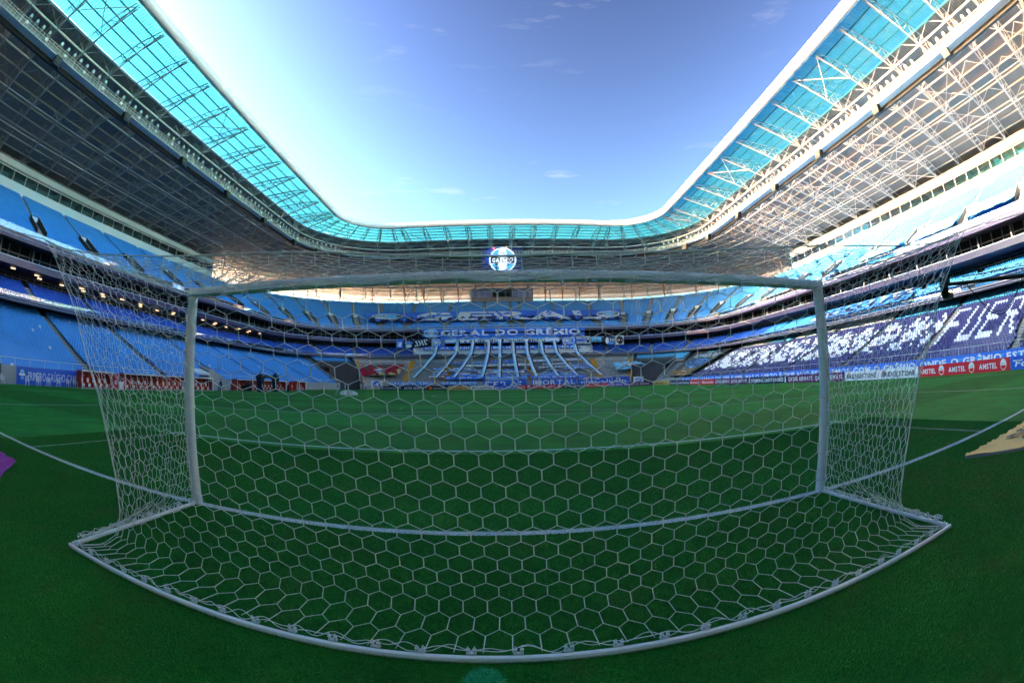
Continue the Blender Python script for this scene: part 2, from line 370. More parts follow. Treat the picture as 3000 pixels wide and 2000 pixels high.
line('touch_line', [(-34, .13), (-34, 104.87)]); line('touch_line', [(34, .13), (34, 104.87)])
line('halfway_line', [(-33.8, 52.5), (33.8, 52.5)])
for sy, y0 in ((1, 0), (-1, 105)):
    for hw, dp in ((9.10, 5.44), (20.1, 16.44)):
        nm = 'goal_area_line' if hw < 10 else 'penalty_area_line'
        line(nm, [(-hw, y0 + sy * .13), (-hw, y0 + sy * dp)]); line(nm, [(hw, y0 + sy * .13), (hw, y0 + sy * dp)])
        line(nm, [(-hw + .13, y0 + sy * dp), (hw - .13, y0 + sy * dp)])
    line('penalty_arc', [(9.09 * math.sin(a), y0 + sy * (11 + 9.09 * math.cos(a))) for a in np.linspace(-.90, .90, 30)], closed=True)
line('centre_circle', [(9.09 * math.cos(a), 52.5 + 9.09 * math.sin(a)) for a in np.linspace(0, 2 * PI, 80)], closed=True)

# ------------------------------------------------------------------ terraces
LW0, LZ0, LP, LR, LN = 45.55, 1.15, 0.75, 0.338, 24            # lower tier: first row, pitch, rise, rows
MW0, MZ0, MP, MR, MN = 60.0, 9.75, 0.80, 0.40, 8
UW0, UZ0, UP, UR, UN = 62.9, 18.45, 0.80, 0.462, 27
def steps(w0, z0, p, r, n): 
    pr = []
    for i in range(n): pr += [(w0 + i * p, z0 + i * r), (w0 + (i + 1) * p, z0 + i * r)]
    return pr
tsf = trange(*FULL)
TER0, TER1 = 128.5, 214.5                                        # the standing terrace at the far end
GAPL, GAPR = 114.0, 229.5                                        # lower seats stop here; dark openings up to the terrace
# lower stand
low = thing('lower_stand', 'lower seating tier of blue and navy seats round the pitch', 'stand')
mb = MB()
for a, b in ((-6.0, GAPL), (GAPR, 508.0)):
    sweep(mb, steps(LW0, LZ0, LP, LR, LN), trange(a, b))
mb.build('terrace', concrete, low)
mb = MB()
for a, b in ((-6.0, GAPL), (GAPR, 508.0)): sweep(mb, [(45.0, 0), (45.0, 1.72), (45.25, 1.72), (45.25, 1.15), (45.6, 1.15)], trange(a, b))
mb.build('front_wall', concrete_light, low)
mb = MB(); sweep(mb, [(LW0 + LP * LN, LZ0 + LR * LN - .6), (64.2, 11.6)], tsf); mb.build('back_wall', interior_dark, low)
mb = MB()
for t0 in (GAPL, GAPR):                                          # raked end walls by the openings
    pts = [(45.0, 0.0), (45.0, 1.9), (63.8, 10.1), (63.8, 0.0)]
    o = len(mb.v)
    for dt in (-.18, .18): mb.v += [bp(w, t0 + dt, z) for w, z in pts]
    mb.f += [(o, o + 1, o + 2, o + 3), (o + 7, o + 6, o + 5, o + 4), (o + 1, o + 5, o + 6, o + 2), (o, o + 4, o + 5, o + 1)]; mb.m += [0] * 4
mb.build('end_wall', concrete_light, low)
mb = MB()
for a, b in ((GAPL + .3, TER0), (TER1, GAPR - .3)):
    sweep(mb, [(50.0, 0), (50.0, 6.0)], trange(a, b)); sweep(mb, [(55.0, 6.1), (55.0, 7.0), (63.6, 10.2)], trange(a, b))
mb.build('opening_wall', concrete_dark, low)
# small block of seats above each opening sits on this slab
# far terrace
ter = thing('standing_terrace', 'grey concrete standing terrace with steel crush barriers at the far end', 'terrace')
mb = MB(); TN = 22; sweep(mb, steps(46.6, 1.3, .655, .33, TN), trange(TER0, TER1)); mb.build('terrace', concrete_light, ter)
mb = MB(); sweep(mb, [(46.0, 0), (46.0, 2.1), (46.3, 2.1), (46.3, 1.3), (46.6, 1.3)], trange(TER0, TER1)); mb.build('front_wall', concrete_light, ter)
mb = MB(); sweep(mb, [(61.05, 8.2), (61.05, 10.1), (61.6, 10.1)], trange(TER0, TER1)); mb.build('back_wall', wall_white, ter)
for tt in (TER0, TER1):
    mb = MB(); pts = [(45.8, 0), (45.8, 2.6), (61.4, 10.6), (61.4, 0)]; o = 0
    for dt in (-.2, .2): mb.v += [bp(w, tt + dt, z) for w, z in pts]
    mb.f += [(0, 1, 2, 3), (7, 6, 5, 4), (1, 5, 6, 2), (0, 4, 5, 1)]; mb.m += [0] * 4
    mb.build('side_wall', concrete_light, ter)
for tt in (TER0 + 1.1, 147.0, 158.5, 170.5, 182.5, 194.0, 202.0, TER1 - 1.1):      # yellow stairs
    mb = MB(); hw = .75
    for i in range(TN * 2):
        w0 = 46.6 + i * .3275; z = 1.3 + (i + 1) * .165
        p = [bp(w0, tt - hw, z - .4), bp(w0, tt + hw, z - .4), bp(w0 + .3275, tt + hw, z - .4), bp(w0 + .3275, tt - hw, z - .4)]
        q = [(a, b, z + .02) for a, b, c in p]; mb.hexa(p + q)
    mb.build('stair_flight', yellow_m, ter)
bar0 = None
for row in (3, 6, 9, 12, 15, 18):
    for k in range(38):
        t0 = TER0 + 3.2 + k * 2.25 + (row % 2) * 1.1
        if t0 > TER1 - 3: continue
        if any(abs(t0 + .9 - s) < 1.9 for s in (147, 158.5, 170.5, 182.5, 194, 202)): continue
        x, y, nx, ny = bowl(46.6 + row * .655 + .3, t0 + .9); z = 1.3 + row * .33
        if bar0 is None:
            mb = MB(); mb.path([(-.85, 0, 0), (-.85, 0, .95), (-.75, 0, 1.08), (.75, 0, 1.08), (.85, 0, .95), (.85, 0, 0)], .035, 5)
            bar0 = mb.mesh('crush_barrier', steel_dark)
        o = bpy.data.objects.new('crush_barrier', bar0); COL.objects.link(o); o.parent = ter; o.location = (x, y, z); o.rotation_euler = (0, 0, math.atan2(nx, -ny) + PI)
# middle stand
mid = thing('middle_stand', 'shaded middle tier of royal blue seats behind a purple fascia', 'stand')
mb = MB(); sweep(mb, steps(MW0, MZ0, MP, MR, MN), tsf); mb.build('terrace', concrete, mid)
mb = MB(); sweep(mb, [(60.0, 9.45), (59.45, 9.50), (59.40, 10.13), (59.5, 10.16), (59.62, 10.16)], tsf); mb.build('fascia', fascia_m, mid)
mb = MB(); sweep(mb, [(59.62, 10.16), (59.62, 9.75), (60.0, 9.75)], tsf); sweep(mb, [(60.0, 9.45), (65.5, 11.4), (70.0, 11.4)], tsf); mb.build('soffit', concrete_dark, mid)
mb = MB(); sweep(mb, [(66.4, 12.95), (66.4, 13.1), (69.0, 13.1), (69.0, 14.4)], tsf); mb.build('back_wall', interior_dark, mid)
mb = MB(); sweep(mb, [(59.38, 9.95), (59.35, 9.99), (59.38, 10.02)], tsf); sweep(mb, [(59.40, 9.62), (59.37, 9.645), (59.40, 9.67)], tsf); mb.build('trim_line', trim_white, mid)
# suites tier
sui = thing('suite_tier', 'narrow ring of hospitality suites with dark glazing and blue seats', 'suites')
mb = MB(); sweep(mb, [(69.0, 14.42), (63.2, 14.42), (62.55, 14.45), (62.5, 15.35), (62.6, 15.42), (62.75, 15.42), (62.75, 14.75)], tsf); mb.build('fascia', fascia_m, sui)
mb = MB(); sweep(mb, [(62.75, 14.75), (63.7, 14.75), (63.7, 15.1), (64.6, 15.1), (64.6, 15.45), (68.0, 15.45)], tsf); mb.build('terrace', concrete, sui)
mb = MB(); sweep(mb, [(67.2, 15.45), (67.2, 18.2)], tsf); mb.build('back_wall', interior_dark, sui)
mb = MB(); sweep(mb, [(62.49, 15.33), (62.44, 15.39), (62.49, 15.45)], tsf); mb.build('trim_line', trim_white, sui)
mbA = MB(); mbB = MB()
k = 0; t = -4.0
while t < 354:                                                   # mullions, columns and door frames of the suites
    x, y, nx, ny = bowl(67.05, t); rz = math.atan2(ny, nx)
    mbA.box((x, y, 16.8), (.14, .18, 2.6), rz)
    if k % 3 == 0:
        x, y, nx, ny = bowl(65.3, t); mbB.tube((x, y, 15.4), (x, y, 18.6), .17, 8)
    t += 2.4 / max(tscale(67, t), .5); k += 1
mbA.build('mullion', steel, sui); mbB.build('column', concrete_light, sui)
mb = MB(); sweep(mb, [(67.1, 16.9), (66.95, 16.9), (66.95, 17.05), (67.1, 17.05)], tsf); mb.build('transom', steel, sui)
# upper stand
upp = thing('upper_stand', 'steep upper tier of blue seats under the roof', 'stand')
mb = MB(); sweep(mb, steps(UW0, UZ0, UP, UR, UN), tsf); mb.build('terrace', concrete, upp)
mb = MB(); sweep(mb, [(67.2, 18.2), (63.0, 17.62), (62.05, 17.60), (61.95, 18.50), (62.05, 18.58), (62.2, 18.58), (62.2, 18.2), (62.9, 18.2)], tsf); mb.build('fascia', fascia_m, upp)
mb = MB(); sweep(mb, [(61.99, 18.05), (61.93, 18.09), (61.96, 18.13)], tsf); sweep(mb, [(61.94, 18.47), (61.90, 18.53), (61.96, 18.60)], tsf); mb.build('trim_line', trim_white, upp)
mb = MB(); sweep(mb, [(86.2, 0.0), (86.2, 31.0), (84.45, 31.0)], tsf); mb.build('light_block_wall', wall_white, upp)  # unseen outer wall, added to block light leaking in below the upper tier
mb = MB(); sweep(mb, [(62.12, 18.6), (62.12, 19.35)], trange(-6, 355)); mb.build('glass_rail', glass_clear, upp)
mb = MB(); sweep(mb, [(59.56, 10.16), (59.56, 10.66)], trange(-6, 355)); mb.build('glass_rail', glass_clear, mid)
def rail(w, z0, z1, t0, t1, step, r, name, parent, m, rails=(1.0,)):
    mb = MB(); ts_ = trange(t0, t1, 6, 2.6)
    for rl in rails:
        for a, b in zip(ts_[:-1], ts_[1:]): mb.tube(bp(w, a, z0 + (z1 - z0) * rl), bp(w, b, z0 + (z1 - z0) * rl), r, 4)
    t = t0
    while t <= t1: mb.tube(bp(w, t, z0), bp(w, t, z1), r, 4); t += step / max(tscale(w, t), .4)
    return mb.build(name, m, parent)
rail(62.12, 18.6, 19.38, -6, 355, 1.9, .028, 'hand_rail', upp, steel_light)
rail(59.56, 10.16, 10.68, -6, 355, 1.9, .022, 'hand_rail', mid, steel_light)
rail(84.5, 31.0, 32.7, 99.2, 249.8, .42, .022, 'back_fence', upp, steel_light, (1.0, .08))
rail(84.62, 31.0, 32.7, 99.2, 249.8, 2.6, .04, 'back_fence', upp, steel_light)
rail(66.4, 13.1, 14.1, -4, 353, 1.6, .022, 'hand_rail', mid, steel_light, (1.0, .5))
rail(45.12, 1.72, 2.45, -5, 113, 2.2, .03, 'hand_rail', low, steel_light); rail(45.12, 1.72, 2.45, 231, 354, 2.2, .03, 'hand_rail', low, steel_light)

# aisles, gangways (vomitories) and stair treads
AISL = [12.4, 27.4, 42.4, 57.5, 72.6, 83.0, 98.0]; AISL = AISL + [349 - a for a in AISL] + [349 - 110]
AISU = [-1, 13, 26, 39, 52, 65, 78, 91, 103, 111.5, 118.3, 124.5, 130.7, 137, 144, 156.5, 168.5]; AISU = AISU + [349 - a for a in AISU if a != 174.5] + [174.5 + 3]
AISU = sorted(set(a for a in AISU if -6 < a < 356))
AISM = [24.4, 37.5, 52, 66, 80, 94, 106, 118.5, 129.5, 142, 156, 170]; AISM = sorted(AISM + [349 - a for a in AISM])
def treads(mb, tt, w0, z0, p, r, n, hw=.55):
    sc = max(tscale(w0 + p * n / 2, tt), .5); h = hw / sc
    for i in range(n):
        a = bp(w0 + i * p - .02, tt - h, 0); b = bp(w0 + i * p - .02, tt + h, 0); c = bp(w0 + i * p + p * .5, tt + h, 0); d = bp(w0 + i * p + p * .5, tt - h, 0)
        zl = z0 + i * r - r; zt = z0 + i * r - r * .5
        if i == 0: continue
        e = [bp(w0 + i * p - p * .45, tt - h, 0), bp(w0 + i * p - p * .45, tt + h, 0), b, a]
        mb.hexa([(q[0], q[1], zl) for q in e] + [(q[0], q[1], zt) for q in e])
mb = MB()
for a in AISL: treads(mb, a, LW0, LZ0, LP, LR, LN)
mb.build('stair_flight', concrete_light, low)
mb = MB()
for a in AISU: treads(mb, a, UW0, UZ0, UP, UR, UN)
mb.build('stair_flight', concrete_light, upp)
mb = MB()
for a in AISM: treads(mb, a, MW0, MZ0, MP, MR, MN)
mb.build('stair_flight', concrete_light, mid)
VOMR = (4, 11)                                                   # rows taken by a gangway mouth in the upper tier
sign_m = mat('gangway_sign', (.75, .78, .82), .4, var=.05)
for i, a in enumerate(AISU):
    sc = max(tscale(68, a), .5); h = 1.0 / sc; mb = MB(); sg = MB()
    w0 = UW0 + VOMR[0] * UP; w1 = UW0 + VOMR[1] * UP; z0 = UZ0 + VOMR[0] * UR; z1 = UZ0 + VOMR[1] * UR
    for s in (-1, 1):                                            # side walls with a sloping top
        t0 = a + s * h; t1 = a + s * (h + .16 / sc)
        p = [bp(w0, t0, z0 - .2), bp(w0, t1, z0 - .2), bp(w1, t1, z0 - .2), bp(w1, t0, z0 - .2)]
        q = [(p[0][0], p[0][1], z0 + .9), (p[1][0], p[1][1], z0 + .9), (p[2][0], p[2][1], z1 + .95), (p[3][0], p[3][1], z1 + .95)]
        mb.hexa(p + q, 0)
    p = [bp(w1, a - h, z0 + 2.1), bp(w1, a + h, z0 + 2.1), bp(w1 + .2, a + h, z0 + 2.1), bp(w1 + .2, a - h, z0 + 2.1)]
    mb.hexa(p + [(q[0], q[1], z1 + 1.0) for q in p], 0)
    p = [bp(w1 - .05, a - h, z0 - .1), bp(w1 - .05, a + h, z0 - .1)]
    mb.quad(p[0], p[1], (p[1][0], p[1][1], z0 + 2.1), (p[0][0], p[0][1], z0 + 2.1), 1)
    p = [bp(w0, a - h, z0 + .02), bp(w0, a + h, z0 + .02), bp(w1, a + h, z0 + .02), bp(w1, a - h, z0 + .02)]; mb.quad(*p, 1)
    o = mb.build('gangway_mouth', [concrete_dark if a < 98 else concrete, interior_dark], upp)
    p = [bp(w1 - .12, a - h * .7, z1 + .15), bp(w1 - .12, a + h * .7, z1 + .15)]
    sg.quad(p[0], p[1], (p[1][0], p[1][1], z1 + .85), (p[0][0], p[0][1], z1 + .85)).build('gangway_sign', sign_m, o)
    rl = MB(); rl.tube(bp(w0, a - h, z0 + .9), bp(w1, a - h, z1 + .95 + .25), .03, 4).tube(bp(w0, a + h, z0 + .9), bp(w1, a + h, z1 + 1.2), .03, 4); rl.build('hand_rail', steel_light, o)

# ------------------------------------------------------------------ seats
def seat_template(fine=False):
    V, F = [], []
    def hx(p):
        o = len(V); V.extend(p); F.extend([(o, o + 3, o + 2, o + 1), (o + 4, o + 5, o + 6, o + 7), (o, o + 1, o + 5, o + 4), (o + 1, o + 2, o + 6, o + 5), (o + 2, o + 3, o + 7, o + 6), (o + 3, o, o + 4, o + 7)])
    if not fine:
        hx([(-.22, -.24, .36), (.22, -.24, .36), (.22, .16, .33), (-.22, .16, .33), (-.22, -.26, .43), (.22, -.26, .43), (.22, .16, .40), (-.22, .16, .40)])
        hx([(-.22, .14, .36), (.22, .14, .36), (.22, .20, .36), (-.22, .20, .36), (-.20, .25, .80), (.20, .25, .80), (.20, .30, .79), (-.20, .30, .79)])
        return V, F
    xs = [-.22, -.15, 0, .15, .22]; dz = [.02, 0, -.01, 0, .02]
    prof = [(-.26, .36), (-.27, .41), (-.20, .43), (.05, .40), (.13, .41), (.17, .50), (.22, .70), (.25, .80), (.29, .81), (.27, .68), (.21, .40), (.14, .33)]
    for x, d in zip(xs, dz):
        for i, (y, z) in enumerate(prof):
            zz = z - (.05 if abs(x) > .2 and i in (7, 8) else 0); V.append((x, y - abs(x) * .12 * (1 if 4 < i < 9 else 0), zz + d))
    n = len(prof)
    for i in range(len(xs) - 1):
        for k in range(n):
            F.append((i * n + k, i * n + (k + 1) % n, (i + 1) * n + (k + 1) % n, (i + 1) * n + k))
    F.append(tuple(range(n))); F.append(tuple(range((len(xs) - 1) * n + n - 1, (len(xs) - 1) * n - 1, -1)))
    return V, F
SEATS = []                                                       # (x, y, z, nx, ny, material index)
SM = [seat_blue, seat_royal, seat_sky, seat_navy, seat_white]
FONT5 = {'F': '11111 10000 10000 11110 10000 10000 10000', 'U': '10001 10001 10001 10001 10001 10001 11111', 'E': '11111 10000 10000 11110 10000 10000 11111', 'R': '11110 10001 10001 11110 10100 10010 10001', 'A': '01110 10001 10001 11111 10001 10001 10001', 'T': '11111 00100 00100 00100 00100 00100 00100', 'O': '01110 10001 10001 10001 10001 10001 01110'}
def mosaic(t, row):
    """seat colour in the lettered lower blocks of the right-hand side"""
    ends = [233.0, 251.0, 266.0, 276.4, 291.5, 306.6, 321.6, 336.6]
    b = next((i for i in range(7) if ends[i] <= t < ends[i + 1]), None)
    if b is None: return 3 if row < 18 else 2
    u = t - ends[b] - .8; wd = ends[b + 1] - ends[b] - 1.6
    if row < 5: return 3
    if row >= 20: return 2 if b in (6, 5, 2) else 4
    if row >= 18: return 3
    if b == 6:
        col = int((wd - u) / .5); col = int(u / .5); li, c = divmod(col, 7)
        tx = 'FUER'
        if li > 3 or c > 4: return 3
        rr_ = 6 - int((row - 5) * 7 / 13)
        return 4 if FONT5[tx[li]].split()[rr_][c] == '1' else 3
    col = int(u / .5); h = math.sin(col // 2 * 12.9898 + row // 2 * 78.233 + b * 37.7 + (col + row) // 3 * 4.1) * 43758.5453
    return 4 if (h - math.floor(h)) < (.62 if 6 <= row <= 15 else .4) else 3
def rows(tier, w0, z0, p, r, n, t0, t1, aisles, colour, aw=.62, voms=None, edge=.0):
    for i in range(n):
        w = w0 + i * p + .42; z = z0 + i * r; t = t0 + .3
        while t < t1 - .2:
            sc = max(tscale(w, t), .3); dt = .5 / sc
            da = min(abs(t - a) for a in aisles) * sc
            ok = da > aw
            if ok and voms and voms[0] <= i <= voms[1]: ok = da > 1.55
            if ok:
                c = colour(t, i)
                if c is not None:
                    x, y, nx, ny = bowl(w, t); SEATS.append((x, y, z, nx, ny, c, tier))
            t += dt
def lowcol(t, i):
    if t < 200:
        if rng.random() < .004: return 4
        if 30.5 < t < 41 and i > 13 and t < 41: return 0
        return 0
    if 231 < t < 250.5: return None if 234 < t else (2 if i > 14 else None)
    return mosaic(t, i)
rows(0, LW0, LZ0, LP, LR, LN, -5.5, GAPL - .5, AISL, lowcol)
rows(0, LW0, LZ0, LP, LR, LN, GAPR + 4.0, 354.5, AISL, lowcol)
rows(0, 56.4, 7.0, .75, .36, 9, GAPL + 1.0, TER0 - 1.2, [0], lambda t, i: 0); rows(0, 56.4, 7.0, .75, .36, 9, TER1 + 1.2, GAPR + 3.0, [0], lambda t, i: 2)
mb = MB()
for a, b in ((GAPL + .3, TER0 - .3), (TER1 + .3, GAPR + 3.4)): sweep(mb, [(56.2, 6.4)] + steps(56.3, 7.0, .75, .36, 9), trange(a, b))
mb.build('terrace', concrete, low)
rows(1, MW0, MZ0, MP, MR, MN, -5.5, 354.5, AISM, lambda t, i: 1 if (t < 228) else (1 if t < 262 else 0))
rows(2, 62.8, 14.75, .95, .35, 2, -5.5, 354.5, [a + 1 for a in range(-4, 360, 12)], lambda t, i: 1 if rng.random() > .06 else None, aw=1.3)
rows(3, UW0, UZ0, UP, UR, UN, -5.5, 354.5, AISU, lambda t, i: 0, voms=(VOMR[0] - 1, VOMR[1]))
A = np.array(SEATS, dtype=np.float64)
campos = np.array([-0.06, -4.13, 1.48]); D = np.linalg.norm(A[:, :3] - campos, axis=1)
# facing the camera's picture: the nearest lower-tier seats to left and right that the picture shows become single objects
ang = (A[:, 1] - campos[1]) / np.abs(A[:, 0])
vis = (A[:, 6] == 0) & (ang > .33)
pick = np.zeros(len(A), bool)
for side in (-1, 1):
    idx = np.where(vis & (np.sign(A[:, 0]) == side))[0]; idx = idx[np.argsort(D[idx])][:150]; pick[idx] = True
V, F = seat_template(); V = np.array(V); F = np.array(F)
R_ = A[~pick]; n = len(R_)
tx, ty = -R_[:, 4], R_[:, 3]                                     # tangent; local y points outward (seat back)
X = R_[:, 0:1] + V[None, :, 0] * tx[:, None] + V[None, :, 1] * R_[:, 3:4]
Y = R_[:, 1:2] + V[None, :, 0] * ty[:, None] + V[None, :, 1] * R_[:, 4:5]
Z = R_[:, 2:3] + V[None, :, 2]
co = np.stack([X, Y, Z], axis=2).reshape(-1, 3)
fi = (F[None] + (np.arange(n) * len(V))[:, None, None]).reshape(-1, 4)
me = bpy.data.meshes.new('seat_rows'); me.vertices.add(len(co)); me.vertices.foreach_set('co', co.ravel())
me.loops.add(fi.size); me.loops.foreach_set('vertex_index', fi.ravel().astype(np.int32)); me.polygons.add(len(fi))
me.polygons.foreach_set('loop_start', np.arange(0, fi.size, 4, dtype=np.int32))
for m in SM: me.materials.append(m)
me.polygons.foreach_set('material_index', np.repeat(R_[:, 5].astype(np.int32), len(F)))
me.update(); me.validate()
o = bpy.data.objects.new('seat_rows', me); COL.objects.link(o)
tag(o, 'the many plastic seats filling all tiers of the stadium', 'seats', kind='stuff')
FV, FF = seat_template(True); fm = {}
SL = {0: ('bright blue plastic seat in the lower left block above the lettered blue banner', 'blue seats of the lower left block'),
      2: ('turquoise plastic seat in the top rows of the lettered right-hand block', 'turquoise seats of the right block'),
      3: ('dark navy plastic seat in the lettered right-hand block above the red advertising board', 'navy seats of the right block'),
      4: ('white plastic seat forming the big letters of the right-hand block', 'white letter seats of the right block')}
for x, y, z, nx, ny, c, tr in A[pick]:
    c = int(c); 
    if c == 1: c = 0
    if c not in fm:
        mb = MB(); mb.add(FV, FF); fm[c] = mb.mesh('stadium_seat', SM[c], True)
    lb, gp = SL[c]
    if c == 4 and x < 0: lb, gp = 'odd white plastic seat among the blue seats of the lower left block', 'odd white seats on the left'
    o = bpy.data.objects.new('stadium_seat', fm[c]); COL.objects.link(o); o.location = (x, y, z); o.rotation_euler = (0, 0, math.atan2(-nx, ny))
    tag(o, lb, 'seat', gp)
# ------------------------------------------------------------------ roof
roof = thing('stadium_roof', 'cantilevered steel truss roof with turquoise skylight strip and white rounded edge', 'roof')
SK = [(44.5, 45.95), (56.2, 45.5), (66, 43.6), (78, 40.4), (94, 35.3)]
BC = [(44.9, 45.3), (55.6, 42.45), (70, 39.55), (84.5, 36.55)]
def interp(tab, w):
    for (a, za), (b, zb) in zip(tab[:-1], tab[1:]):
        if w <= b: return za + (zb - za) * (w - a) / (b - a)
    return tab[-1][1]
skz = lambda w: interp(SK, w)
bcz = lambda w: interp(BC, w)
# edge tube: a closed ring of short membrane segments
mb = MB(); n = 14; tsr = []
t = -6.0
while t < 508: tsr.append(t); t += 1.2 / max(tscale(43.8, t), .28)
RT = .85
for i, t in enumerate(tsr):
    rj = RT * (1.0 if i % 2 else .975)
    for k in range(n):
        a = 2 * PI * k / n; mb.v.append(bp(43.75 + rj * math.cos(a), t, 46.0 + rj * math.sin(a)))
L = len(tsr)
for i in range(L):
    j = (i + 1) % L
    for k in range(n): mb.f.append((i * n + k, i * n + (k + 1) % n, j * n + (k + 1) % n, j * n + k)); mb.m.append(0)
mb.build('edge_tube', tube_m, roof, True)
# profiled deck, 'run' carries the distance along the ring for the ribs
def deck(name, w0, w1, m, t0, t1, parent, z=0.0):
    ts_ = trange(t0, t1, 6, 1.6); ws = sorted(set([w0, w1] + [w for w, _ in SK if w0 < w < w1])); mb = MB(); run = []
    for t in ts_:
        for w in ws: mb.v.append(bp(w, t, skz(w) + z)); run.append(t * 1.0 if tscale(w, t) == 1.0 else t * tscale(70, t))
    nn = len(ws)
    for i in range(len(ts_) - 1):
        for k in range(nn - 1): mb.f.append((i * nn + k, i * nn + k + 1, (i + 1) * nn + k + 1, (i + 1) * nn + k)); mb.m.append(0)
    o = mb.build(name, m, parent); at = o.data.attributes.new('run', 'FLOAT', 'POINT'); at.data.foreach_set('value', run); return o
deck('roof_deck', 56.25, 94, roof_sheet, -6, 508, roof)
mb = MB(); sweep(mb, [(94.0, 35.3), (94.3, 34.6), (94.0, 33.6)], tsf); mb.build('back_gutter', steel_light, roof)
TR = [1.4 + 7.33 * k for k in range(-1, 14)] + [98 + TA * (k + .5) / 7 for k in range(7)] + [145 + 29.5 + x for x in np.arange(-28.5, 28.6, 6.333)]
TR = sorted(TR); TR = [t for t in TR if t < 174.5]; TR = TR + [349 - t for t in TR[::-1]]
# skylight panels with ribs between the trusses
for a, b in [(-30.0 + 514, 508.0)][:0] + list(zip(TR[:-1], TR[1:])):
    sc = max(tscale(50, a + .01), .3); tsb = [a + (b - a) * i / 4 for i in range(5)]
    mb = MB(); sweep(mb, [(44.5, 45.97), (56.2, 45.52)], tsb); pn = mb.build('skylight_panel', skylight_m, roof)
    mb = MB(); nr = max(3, int(round((b - a) * sc / .62)))
    for i in range(nr):
        t = a + (b - a) * (i + .5) / nr
        mb.tube(bp(44.6, t, 45.93), bp(56.1, t, 45.48), .055, 4)
    mb.build('ribbing', steel_dark, pn)
# rest of the ring behind the camera: plain skylight
for a, b in ((TR[-1], 431.0), (431.0, 514.0 + TR[0])):
    mb = MB(); sweep(mb, [(44.5, 45.97), (56.2, 45.52)], trange(a, b)); mb.build('skylight_panel', skylight_m, roof)
# purlins
T0, T1 = TR[0], TR[-1]
for w in [46.9, 49.2, 51.5, 53.8, 56.3] + [58.9 + 2.55 * k for k in range(14)]:
    ts_ = trange(T0, T1, 6, 2.2); mb = MB(); z = skz(w) - (.16 if w < 56 else .22); hh = .10 if w < 56 else .14
    sweep(mb, [(w - .06, z + hh), (w - .06, z - hh), (w + .06, z - hh), (w + .06, z + hh)], ts_)
    mb.build('purlin', steel_dark if w < 56 else steel, roof)
# radial trusses
NODES = [44.9, 48.5, 52.1, 55.6, 59.2, 62.8, 66.4, 70.0, 73.6, 77.2, 80.9, 84.5]
for t in TR:
    mb = MB(); sc = max(tscale(60, t), .3); d = .75 / sc
    def top(w, s): return bp(w, t + s * d * min(1, (w - 40) / 8), skz(w) - .42)
    def bot(w): return bp(w, t, bcz(w))
    ws = NODES
    for a, b in zip(ws[:-1], ws[1:]):
        mid_ = (a + b) / 2
        for s in (-1, 1):
            mb.tube(top(a, s), top(b, s), .10, 5); mb.tube(bot(a), top(mid_, s), .06, 4); mb.tube(top(mid_, s), bot(b), .06, 4)
        mb.tube(bot(a), bot(b), .15, 6); mb.tube(top(a, -1), top(a, 1), .05, 4); mb.tube(top(mid_, -1), top(mid_, 1), .05, 4)
    for s in (-1, 1): mb.tube(bot(84.5), top(91, s), .07, 4); mb.tube(top(84.5, s), top(92.5, s), .10, 5)
    mb.build('truss', steel if t < 98 else steel_light if t > 250 else steel, roof)  # paler steel on the right: sunlit brightness put into the colour
# ring members tying the bottom chords together, and wind bracing
for w, r in ((55.6, .13), (62.8, .09), (70.0, .09), (77.2, .09), (84.5, .09)):
    mb = MB(); 
    for a, b in zip(TR[:-1], TR[1:]): mb.tube(bp(w, a, bcz(w)), bp(w, b, bcz(w)), r, 5)
    mb.build('ring_beam', steel_light, roof)
mb0 = None
for i, (a, b) in enumerate(zip(TR[:-1], TR[1:])):
    mb = MB(); m_ = (a + b) / 2
    # lattice in the vertical plane under the skylight's back edge
    mb.tube(bp(55.6, a, 42.45), bp(56.2, m_, 45.1), .06, 4).tube(bp(55.6, b, 42.45), bp(56.2, m_, 45.1), .06, 4)
    for w in ((62.8, 70.0, 77.2) if i % 2 else (66.4, 73.6)):
        mb.tube(bp(w, a, bcz(w)), bp(w + .4, m_, skz(w + .4) - .4), .055, 4).tube(bp(w, b, bcz(w)), bp(w + .4, m_, skz(w + .4) - .4), .055, 4)
    if i % 3 == 1:
        for w0, w1 in ((62.8, 70.0), (70.0, 77.2), (77.2, 84.5)): mb.tube(bp(w0, a, bcz(w0)), bp(w1, b, bcz(w1)), .07, 4).tube(bp(w1, a, bcz(w1)), bp(w0, b, bcz(w0)), .07, 4)
    if i % 5 == 2:
        mb.tube(bp(45, a, 45.2), bp(52, b, 43.6), .08, 5).tube(bp(45, b, 45.2), bp(52, a, 43.6), .08, 5)
    mb.build('bracing', steel if a < 250 else steel_light, roof)  # right-hand bays paler as well, sunlight worked into their colour
# struts carrying the roof behind the upper tier: V columns at the open ends
for t in TR:
    if not (99.5 < t < 249.5): continue
    mb = MB(); mb.tube(bp(84.9, t, 31.0), bp(84.5, t, 36.5), .20, 7).tube(bp(84.9, t, 31.0), bp(79.0, t, 38.2), .12, 6).tube(bp(84.9, t, 31.0), bp(91.0, t + .9 / tscale(86, t), 36.0), .12, 6)
    x, y, nx, ny = bowl(84.9, t); mb.box((x, y, 31.0), (.8, .8, .5), math.atan2(ny, nx)); mb.build('strut', mat('strut_brown', (.24, .16, .12), .6, var=.2), roof)

